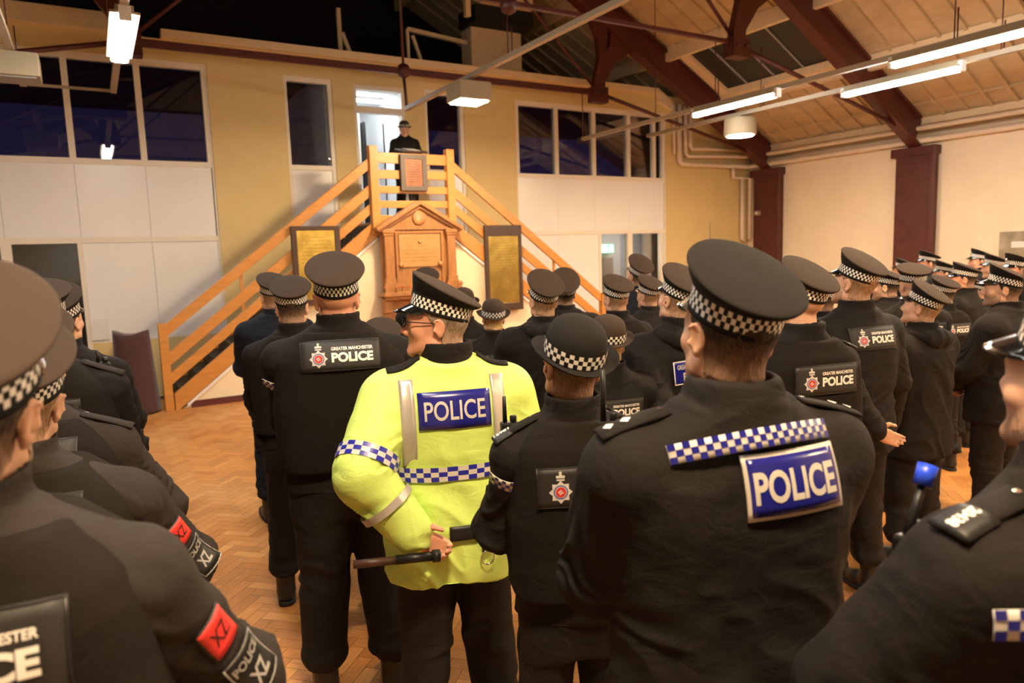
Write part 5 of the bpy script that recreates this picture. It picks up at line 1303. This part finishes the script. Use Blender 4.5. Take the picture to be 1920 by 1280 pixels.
    if hood:
        def hd():
            f = Field(ar(-.20, .20, .009), ar(-.26, .12, .009), ar(1.38, 1.66, .009)); 
            for i in range(9):
                a = R(-10 - 160 * i / 8); p = np.array((.125 * math.cos(a), -.02 + .115 * math.sin(a), 1.52 - .02 * math.sin(-a)))
                if i: f.cone(pr, p, .036, .036, .02)
                pr = p
            f.ell((0, -.135, 1.49), (.10, .045, .06), .03)
            V, Q = f.mesh(2); N = vnormals(V, Q); D = .006 * (1 - 2 * np.abs(noise3(V * np.array([18, 18, 9]), 8))) + .004 * noise3(V * 25, 3)
            return mesh_np('hood', V + N * D[:, None], Q, M[cm])
        ob('hood', cached(('hood', cm), hd), body)
    return dict(body=body, T=T, arms=arms, jacket=jk, top=top, bj=bj, bv=bv, s=s, geo=geo)
# ------------------------------------------------------------------ the ranks
def onY(px, py, Y):
    d = rt2 * ((px - 960) / FPX) - up2 * ((py - 640) / FPX) + fw; return CAM + d * (Y / d.y)
def man(label, px, py, depth, yaw, **k):
    """px, py: top of the cap in the photograph's frame; depth: distance along the lens axis"""
    p = at(px, py, depth); top = 1.850 if k.get('cap', 'cap') == 'cap' else 1.826
    return officer(label, p.x, p.y, (p.z + k.get('drop', 0)) / top, yaw, **k)
P = {}
NEAR = .0065; MIDR = .008; FAR = .011
FL = 'officers in the left file'; FR = 'officers in the middle rows'; RR = 'officers in the right rows'
# left file
P['A'] = man('person in black body armour with red sleeve badge, nearest in the left file', -124, 517, 0.92, 12, hy=-2, hp=14, hroll=9, cloth='washed', wide=1.03, bz=1.40, pose='wide', kit='vest', res=NEAR, hair='hdark', beard='hgrey', seed=1, group=FL, crown='felt')
P['B'] = man('person in body armour directly in front of the nearest officer of the left file', 10, 612, 1.55, 10, hy=-3, hp=12, hroll=8, pose='wide', kit='vest', res=NEAR, hair='hginger', wide=1.12, bz=1.42, seed=2, group=FL, cloth='washed')
P['B2'] = man('person in body armour with crumpled grey sleeve, third in the left file', 38, 582, 2.02, 12, hy=2, hp=10, hroll=8, pose='wide', kit='vest', res=NEAR, hair='hdark', wide=1.12, bz=1.42, seed=3, group=FL, cloth='washed', rank=True)
P['C'] = man('person with high-set cap over a shaved pale nape, fourth in the left file', 64, 520, 2.65, 12, hy=-2, hp=-2, pose='front', kit='vest', res=NEAR, hair=None, seed=4, group=FL, rank=True)
P['D'] = man('person farthest forward in the left file, tilted cap half hidden', 108, 537, 3.35, 16, hy=6, hp=10, pose='front', kit='vest', res=MIDR, hair='hbrown', seed=5, group=FL)
# middle rows
P['E'] = man('person in dark navy uniform and plain dark cap at the foot of the left stairs', 508, 513, 5.2, 2, hy=-6, hp=6, pose='front', kit='jacket', cloth='navy', res=MIDR, hair='hginger', seed=1, group=FR, crown='felt', badge=False)
P['F'] = man('person with cropped hair and pouch at the left hip, left of the broad bald officer', 543, 519, 3.9, 14, hy=0, hp=4, pose='front', kit='vest', res=NEAR, hair='hdark', seed=6, group=FR, badge=False)
P['G'] = man('broad bald person in body armour with crest badge on the back, seen straight from behind', 626, 477, 2.95, 16, hy=1, hp=8, drop=.025, wide=1.2, bz=1.435, pose='front', kit='vest', res=NEAR, hair=None, skin='skinred', seed=7, group=FR, flash=True)
P['G2'] = man('person almost hidden in front of the broad bald officer, only boots and legs showing', 715, 600, 3.7, 14, hy=0, hp=6, pose='front', kit='vest', res=FAR, hair='hdark', seed=8, group=FR, badge=False)
P['H'] = man('person in yellow high-visibility coat and glasses looking left, hands behind the back', 829, 514, 2.5, 17, hy=-72, hp=6, pose='left_back', kit='hivis', res=.0062, hair='hgrey', skin='skinred', seed=9, group=FR, hem=.79, badge=False, ctilt=2, wide=1.13)
P['I'] = man('person whose black cap shows in front of the memorial tablet', 799, 504, 6.2, 20, hy=0, hp=8, pose='front', kit='jacket', res=FAR, hair='hdark', seed=1, group=FR)
P['J'] = man('person with auburn hair and small black bowler just right of the yellow coat', 868, 541, 5.4, 18, hy=0, hp=6, pose='front', kit='jacket', cap='bowler', res=MIDR, hair='hred', hairkind='long', female=True, seed=2, group=FR, slim=.012)
P['K'] = man('person in checked bowler with blond ponytail right of the yellow coat', 924, 562, 4.85, 20, hy=0, hp=4, pose='front', kit='jacket', cap='bowler', res=MIDR, hair='hblond', hairkind='crop', female=True, seed=0, group=FR, slim=.015, bun=(0, -.115, -.04))
P['L'] = man('person in black waterproof with raised collar in front of the right brass plaque', 1017, 512, 4.2, 18, hy=-6, hp=12, pose='front', kit='coat', res=MIDR, hair='hginger', seed=1, group=FR, hood=True, ctilt=4)
P['M_'] = man('person in black coat just behind the raised-collar waterproof, before the right stairs', 1057, 509, 5.3, 26, hy=0, hp=18, pose='front', kit='coat', res=MIDR, hair='hdark', seed=2, group=FR, ctilt=6)
P['N'] = man('person in checked bowler with brown bun, second row centre between yellow coat and big cap', 1066, 596, 2.02, 20, hy=-4, hp=9, hroll=6, pose='front', kit='vest', cap='bowler', crown='feltdark', res=NEAR, hair='hbrown', female=True, seed=10, group=FR, slim=.012, rank='18691', flash=True, bun=(.045, -.088, -.035))
P['O'] = man('person with short fair hair and radio by the foot of the right stairs', 1155, 517, 4.9, 14, hy=-4, hp=6, pose='front', kit='vest', res=MIDR, hair='hginger', seed=0, group=FR)
P['Pp'] = man('person farthest forward on the right of the stairs in a shiny tilted cap', 1196, 481, 6.3, 18, hy=-8, hp=12, pose='front', kit='jacket', cloth='navy', res=MIDR, hair='hdark', seed=1, group=FR, ctilt=6, badge=False)
P['Q'] = man('person between the fair-haired officer and the big blue-badged waterproof', 1216, 518, 5.7, 12, hy=-10, hp=8, pose='front', kit='jacket', res=MIDR, hair='hginger', seed=2, group=FR, badge=False)
P['R'] = man('person in black waterproof with blue force badge, partly hidden by the big cap', 1268, 500, 3.55, 12, hy=-4, hp=12, hroll=4, pose='behind', kit='coat', res=NEAR, hair='hginger', seed=11, group=FR, hood=True, greater=(1.33, .235, .115, -4), badge=False)
P['Ss'] = man('person in low checked bowler with blond bun behind the brown-bunned officer', 1138, 593, 3.25, 16, hy=4, hp=4, pose='front', kit='jacket', cap='bowler', res=MIDR, hair='hblond', female=True, seed=1, group=FR, slim=.015, bun=(.05, -.085, -.05))
P['T'] = man('person with very large cap and big blue badge on the back, nearest right of centre', 1362, 466, 1.44, 19, hy=-2, hp=8, hroll=5, crown='feltdark', pose='mid', kit='jacket', res=.0058, hair='hdark', seed=12, group=FR, hem=.84, pips=2, badge=False, off=.008, ctilt=3, big=True, wide=1.14)
# right rows
P['U'] = man('person with numbered shoulder straps and crest badge just right of the big cap', 1497, 488, 2.9, 14, hy=-6, hp=11, hroll=5, pose='front', kit='vest', res=NEAR, hair=None, seed=13, group=RR, rank='19527', bz=1.37)
P['V'] = man('tall person in fleece with crest badge, one hand open behind the back', 1602, 470, 3.7, 12, hy=-6, hp=11, hroll=5, pose='palm_back', kit='jacket', res=NEAR, hair='hginger', beard='hginger', seed=14, group=RR, off=.004, bz=1.40)
P['W'] = man('short person in long black anorak with bunched hood under a cap browned for the lamp light', 1727, 529, 4.15, 6, hy=-8, hp=14, hroll=5, pose='front', kit='coat', res=NEAR, hair='hginger', seed=15, group=RR, hood=True, hem=.74, badge=False)
P['AA'] = man('person in profile between the tall fleece and the hatched band of a pale nape', 1664, 501, 5.7, -2, hy=-12, hp=2, pose='front', kit='jacket', res=MIDR, hair='hdark', beard='hdark', seed=1, group=RR, badge=False)
P['AB'] = man('person with pale shaved nape and upright cap behind the long anorak', 1713, 490, 4.95, 30, hy=10, hp=-4, pose='front', kit='vest', res=MIDR, hair=None, seed=2, group=RR)
P['AC'] = man('person with small crest badge just right of the long anorak', 1770, 517, 5.8, 14, hy=-6, hp=4, pose='front', kit='vest', res=MIDR, hair='hdark', seed=0, group=RR, slim=.006)
P['AD'] = man('person in dark jacket with ruddy cheek behind the small crest badge', 1810, 490, 6.4, -8, hy=-14, hp=2, pose='front', kit='jacket', res=MIDR, hair='hdark', skin='skinred', seed=2, group=RR, badge=False)
P['AE'] = man('bearded person in black coat in left profile near the right edge', 1885, 495, 4.55, -4, hy=-16, hp=6, pose='front', kit='coat', res=NEAR, hair='hdark', beard='hdark', seed=16, group=RR, badge=False, hem=.80)
P['AF'] = man('person in far row in front of the middle pillar, grey cap', 1741, 468, 8.6, -34, hy=-6, hp=2, pose='front', kit='jacket', res=FAR, hair='hdark', skin='skinred', seed=0, group=RR, badge=False)
P['AG'] = man('person in far row right behind the grey cap at the pillar edge', 1772, 487, 8.0, -30, hy=-6, hp=2, pose='front', kit='jacket', cloth='purple', res=FAR, hair='hdark', seed=1, group=RR, badge=False)
P['AH'] = man('dark-faced person in the far row left of the poster', 1838, 465, 9.0, -30, hy=-8, hp=2, pose='front', kit='jacket', res=FAR, hair='hdark', skin='skinred', seed=2, group=RR, badge=False)
P['AI'] = man('person in violet-blue garment under the poster edge in the far row', 1866, 474, 7.8, -32, hy=0, hp=2, pose='front', kit='jacket', cloth='purple', res=FAR, hair='hdark', seed=0, group=RR, badge=False)
P['AJ'] = man('person in front of the poster at the right edge, face lit orange', 1908, 474, 6.7, -44, hy=-6, hp=2, pose='front', kit='jacket', res=FAR, hair='hbrown', skin='skinred', seed=1, group=RR, badge=False)
P['AK'] = man('person just left of the bearded coat, only cap and cheek showing', 1842, 523, 7.4, -20, hy=-8, hp=2, pose='front', kit='jacket', res=FAR, hair='hdark', seed=2, group=RR, badge=False)
P['AL'] = man('person in far row against the cream wall left of the middle pillar', 1641, 496, 9.2, -20, hy=-6, hp=2, pose='front', kit='jacket', res=FAR, hair='hdark', seed=0, group=RR, badge=False)
P['AM'] = man('person in far row at the left edge of the middle pillar', 1695, 483, 9.4, -26, hy=-6, hp=2, pose='front', kit='jacket', res=FAR, hair='hbrown', seed=1, group=RR, badge=False)
P['AN'] = man('person far off whose black cap shows beside the nearest pillar of the corner', 1496, 487, 8.6, 4, hy=-10, hp=2, pose='front', kit='jacket', res=FAR, hair='hdark', seed=2, group=RR, badge=False)
P['AO'] = man('person with upright radio between the numbered straps and the tall fleece', 1543, 520, 4.9, 4, hy=-16, hp=2, pose='front', kit='vest', res=MIDR, hair='hdark', seed=0, group=RR, badge=False)
P['X'] = man('bearded person cut off at the right edge, shiny cap peak and numbered shoulder strap', 2050, 508, 1.04, 14, hy=2, hp=8, pose='wide', kit='jacket', res=.006, hair='hdark', beard='hginger', seed=17, group=RR, rank='20438', badge=False, off=.008, big=True, hem=.84, wide=1.14)
# speaker on the landing
q = onY(757, 226, 11.22)
P['SP'] = officer('person in black tunic and bowler reading at the lectern on the stair landing', q.x, q.y, (q.z - 2.5) / 1.826, 196, hy=0, hp=-14, pose='book', kit='jacket', cap='bowler', res=MIDR, hair='hdark', seed=1, female=True, badge=False, group='speaker on the landing')
P['SP']['body'].location.z = 2.5

# ------------------------------------------------------------------ close-up details
def wpt(d, p):
    """figure point -> world"""
    b = d['body']; m = Matrix.Translation(b.location) @ Euler(b.rotation_euler).to_matrix().to_4x4() @ Matrix.Scale(d['s'], 4); return m @ Vector(p)
# high-visibility coat: reflective bands, back badge, belt, glasses, baton
h = P['H']; jk = h['jacket']; bv = h['bj']()
b = Badge(Surf(bv, (.0, 0, 1.385), (0, -1, .12), (0, 0, 1), .245, .12, .006)); w, hh = .245, .125
b.sheet(-w / 2, -hh / 2, w / 2, hh / 2, 'patchblue', .001, 12, 6, .004); b.text('POLICE', -w * .42, -hh * .27, hh * .52, 'lettergrey', width=w * .84, bold=.012); b.build('police_badge', jk)
tab = np.array(COAT)
def bandring(z0, z1, clr, name, mats, rows, parent):
    n = 96; rg = []
    for z in np.linspace(z0, z1, 4):
        rx = np.interp(z, tab[:, 0], tab[:, 1]) * 1.13 + .014 + clr; ry = np.interp(z, tab[:, 0], tab[:, 2]) * (1 + .13 * .7) + .014 + clr; rg.append(ellring(rx, ry, z, n=n, p=2.35))
    V, F = rings_mesh(np.array(rg)); per = 60 / n; uv = []
    for k in range(3):
        for i in range(n): uv += [(i * per, rows * k / 3), ((i + 1) * per, rows * k / 3), ((i + 1) * per, rows * (k + 1) / 3), (i * per, rows * (k + 1) / 3)]
    return ob(name, mesh_np(name, V, F, M[mats], uv=uv), parent)
bandring(1.163, 1.213, .010, 'checked_waist_band', 'checkbb', 3, jk)
def sleeve_ring(d, s, t0, t1, r, name, m, parent, rows=3, seg='u', checks=24):
    sh, e, w_ = d['arms'][s]; a, c = (sh, e) if seg == 'u' else (e, w_); ax = (c - a) / np.linalg.norm(c - a); u = np.cross(ax, (0, 0, 1.0)); u /= np.linalg.norm(u); v = np.cross(ax, u); n = 48; rg = []
    for t in np.linspace(t0, t1, 4):
        q = a + (c - a) * t; al = np.linspace(0, 2 * PI, n, endpoint=False); rg.append(q + np.outer(np.cos(al), u) * r + np.outer(np.sin(al), v) * r)
    V, F = rings_mesh(np.array(rg)); per = checks / n; uv = []
    for k in range(3):
        for i in range(n): uv += [(i * per, rows * k / 3), ((i + 1) * per, rows * k / 3), ((i + 1) * per, rows * (k + 1) / 3), (i * per, rows * (k + 1) / 3)]
    return ob(name, mesh_np(name, V, F, M[m], uv=uv), parent)
for s in (-1, 1):
    sleeve_ring(h, s, .74, .91, .105, 'checked_sleeve_band', 'checkbb', jk)
    sleeve_ring(h, s, .42, .52, .095, 'reflective_cuff_band', 'reflect', jk, seg='f')
    b = Badge(Surf(bv, (s * .155, 0, 1.36), (0, -1, .10), (0, 0, 1), .05, .26, .001)); b.sheet(-.024, -.17, .024, .135, 'reflect', .001, 4, 14, .002); b.build('reflective_brace', jk)
    b = Badge(Surf(bv, (s * .135, -.02, 1.47), (s * .25, -.30, 1), (0, -1, 0), .11, .045, .002)); b.sheet(-.06, -.021, .06, .021, 'cloth', .002, 10, 4, .004); b.build('epaulette', jk)
b = Badge(Surf(bv, (.05, 0, .985), (0, -1, 0), (0, 0, 1), .26, .055, .012)); b.sheet(-.09, -.024, .15, .024, 'belt', .002, 14, 4, .006); b.build('duty_belt', jk)
b = Badge(Surf(bv, (.085, 0, .93), (0, -1, 0), (0, 0, 1), .04, .09, .014)); b.sheet(-.017, -.02, .017, .05, 'belt', .003, 4, 6, .006); b.disc(-.006, .018, .004, 'silver', .005, 8); b.disc(.006, .018, .004, 'silver', .005, 8); lp = b.build('ring_loop', jk)
c0 = b.s.p(0, -.040, .006); ring = [c0 + b.s.u * (.022 * math.cos(a)) + b.s.v * (.024 * math.sin(a)) for a in np.linspace(0, 2 * PI, 20, endpoint=False)]
MB().tube(ring, .0028, 6, closed=True).build('ring', M['silver'], jk)
g = MB()
for s in (-1, 1):
    lens = [(s * .034 + .023 * math.cos(a), .108 - .006 * abs(math.cos(a)), .010 + .018 * math.sin(a)) for a in np.linspace(0, 2 * PI, 18, endpoint=False)]
    g.tube(lens, .0022, 6, closed=True); g.tube([(s * .057, .100, .016), (s * .074, .080, .018), (s * .080, -.005, .020)], .0020, 6)
g.tube([(-.011, .110, .014), (0, .113, .016), (.011, .110, .014)], .002, 6)
go = g.build('glasses', M['plastic'], h['body']); place_head(go, h['T'], (0, .006, 0))
# baton held in his left hand
sh_, e_, w_ = h['arms'][-1]; hp_ = np.array(w_) + np.array((.045, -.055, -.055))
c0 = wpt(h, hp_); t = tag(empty('baton', c0), 'black baton with brown grip end held behind the yellow coat', 'baton')
dl = (wpt(h, hp_ + np.array((-.24, -.02, .015))) - c0)
MB().tube([dl * -.15, dl * .45], .0155, 12).build('shaft', M['plastic'], t); MB().tube([dl * .45, dl * 1.0], .0135, 12).build('grip', M['darkwood'], t); MB().tube([dl * -.15, dl * -.05], .021, 12).build('end_knob', M['plastic'], t)
# big cap in front: back badge and checked tape
d = P['T']; bv = d['bj'](); 
b = Badge(Surf(bv, (.045, 0, 1.402), (.04, -1, .16), (-.03, 0, 1), .215, .125, .006)); w, hh = .205, .118
b.sheet(-w / 2, -hh / 2, w / 2, hh / 2, 'lettergrey', .001, 14, 7, .005); b.sheet(-w / 2 + .007, -hh / 2 + .007, w / 2 - .007, hh / 2 - .007, 'patchblue', .0022, 14, 7, .002); b.text('POLICE', -w * .43, -hh * .26, hh * .50, 'lettergrey', width=w * .86, bold=.03, l=.0034); b.build('police_badge', d['jacket'])
b = Badge(Surf(bv, (-.012, 0, 1.452), (.0, -1, .40), (-.07, 0, 1), .32, .04, .004)); b.checks(-.16, -.018, .165, .018, 3, .002, 'patchblue', 'lettergrey'); b.build('checked_tape', d['jacket'])
d = P['X']; b = Badge(Surf(d['bj'](), (-.06, 0, 1.38), (-.15, -1, .25), (0, 0, 1), .36, .04, .006)); b.checks(-.20, -.020, .19, .020, 3, .002, 'patchblue', 'lettergrey'); b.build('checked_tape', d['jacket'])
# red and black badges on the right sleeves of the left file
for key in ('A', 'B'):
    d = P[key]; bv = d['bj'](); sh_, e_, w_ = d['arms'][1]; ax = Vector((e_ - sh_).tolist()).normalized()
    dn = Vector((.72, -.75, .25)); dn = (dn - ax * dn.dot(ax)).normalized()
    c = Vector((sh_ + (e_ - sh_) * .46).tolist()); b = Badge(Surf(bv, c, dn, -ax, .06, .07, .005)); b.sheet(-.030, -.034, .030, .034, 'belt', .001, 6, 6, .004); b.sheet(-.027, -.031, .027, .031, 'redpatch', .002, 6, 6, .002); b.text('XZ', -.017, -.013, .028, 'belt', .0032, width=.034, bold=.0); b.build('red_badge', d['jacket'])
    c = Vector((sh_ + (e_ - sh_) * .78).tolist()); b = Badge(Surf(bv, c, dn, -ax, .07, .08, .006)); b.sheet(-.036, -.045, .036, .042, 'belt', .001, 6, 6, .004); b.border(-.036, -.045, .036, .042, .002, 'greypaint'); b.text('POLICE', -.030, .010, .018, 'greypaint', .003, width=.06); b.text('XZ', -.018, -.030, .026, 'greypaint', .003, width=.036); b.build('sleeve_badge', d['jacket'])
# radios with antennas
def radio(d, p, lab, blue=False, tilt=(0, 0, 1), L=.11):
    t = empty('police_radio', wpt(d, p) if len(p) == 3 and not isinstance(p, Vector) else p, d['body'].rotation_euler.z); tag(t, lab, 'radio')
    MB().box((-.028, -.018, -.07), (.028, .018, .05)).build('case', M['plastic'], t, bevel=.006); MB().lathe([(.009, 0), (.011, .004), (.011, .018), (.008, .02)], (.012, 0, .05), 12).build('knob', M['plastic'], t)
    T_ = Vector(tilt).normalized(); a = Vector((-.014, 0, .05)); MB().tube([a, a + T_ * L * .5, a + T_ * L], [.0075, .0065, .0055], 10).build('antenna', M['plastic'], t)
    if blue: MB().tube([a + T_ * (L - .002), a + T_ * (L + .032)], [.0135, .0155], 14).build('blue_tip', M['bluecap'], t)
    return t
radio(P['N'], (-.165, .135, 1.44), 'black radio clipped at the left chest of the brown-bunned bowler officer', L=.08)
radio(P['O'], (-.15, .155, 1.40), 'black radio with thin antenna by the officer at the foot of the right stairs', L=.13)
radio(P['AO'], (-.12, .16, 1.45), 'black radio standing up beside the numbered shoulder strap', L=.12)
radio(P['C'], (.16, .13, 1.46), 'black radio clipped at the right shoulder of the shaven-naped officer', L=.05)
radio(P['T'], (-.175, .20, 1.43), 'black radio whose antenna rises over the left shoulder with two pips', L=.12)
radio(P['X'], at(1712, 1058, 1.12), 'black radio with bright blue tipped antenna at the right edge', True, (.45, .1, 1), L=.085)
# pouch at the hip
t = tag(empty('belt_pouch', wpt(P['F'], (-.215, -.03, 1.02)), P['F']['body'].rotation_euler.z), 'black pouch at the left hip of the crop-haired officer', 'pouch')
MB().box((-.03, -.05, -.09), (.03, .05, .06)).build('pouch_body', M['cloth'], t, bevel=.015); MB().box((-.035, -.052, .02), (.032, .052, .065)).build('flap', M['cloth'], t, bevel=.012)
# cap chinstraps are left up; the sheet of notes on the lectern
t = tag(MB().box((-.10, -.14, 0), (.10, .14, .004)).build('notes', M['paper']), 'white sheet of notes on the lectern desk', 'paper'); t.location = (4.55, 10.72, 3.652); t.rotation_euler = (R(14), 0, 0)
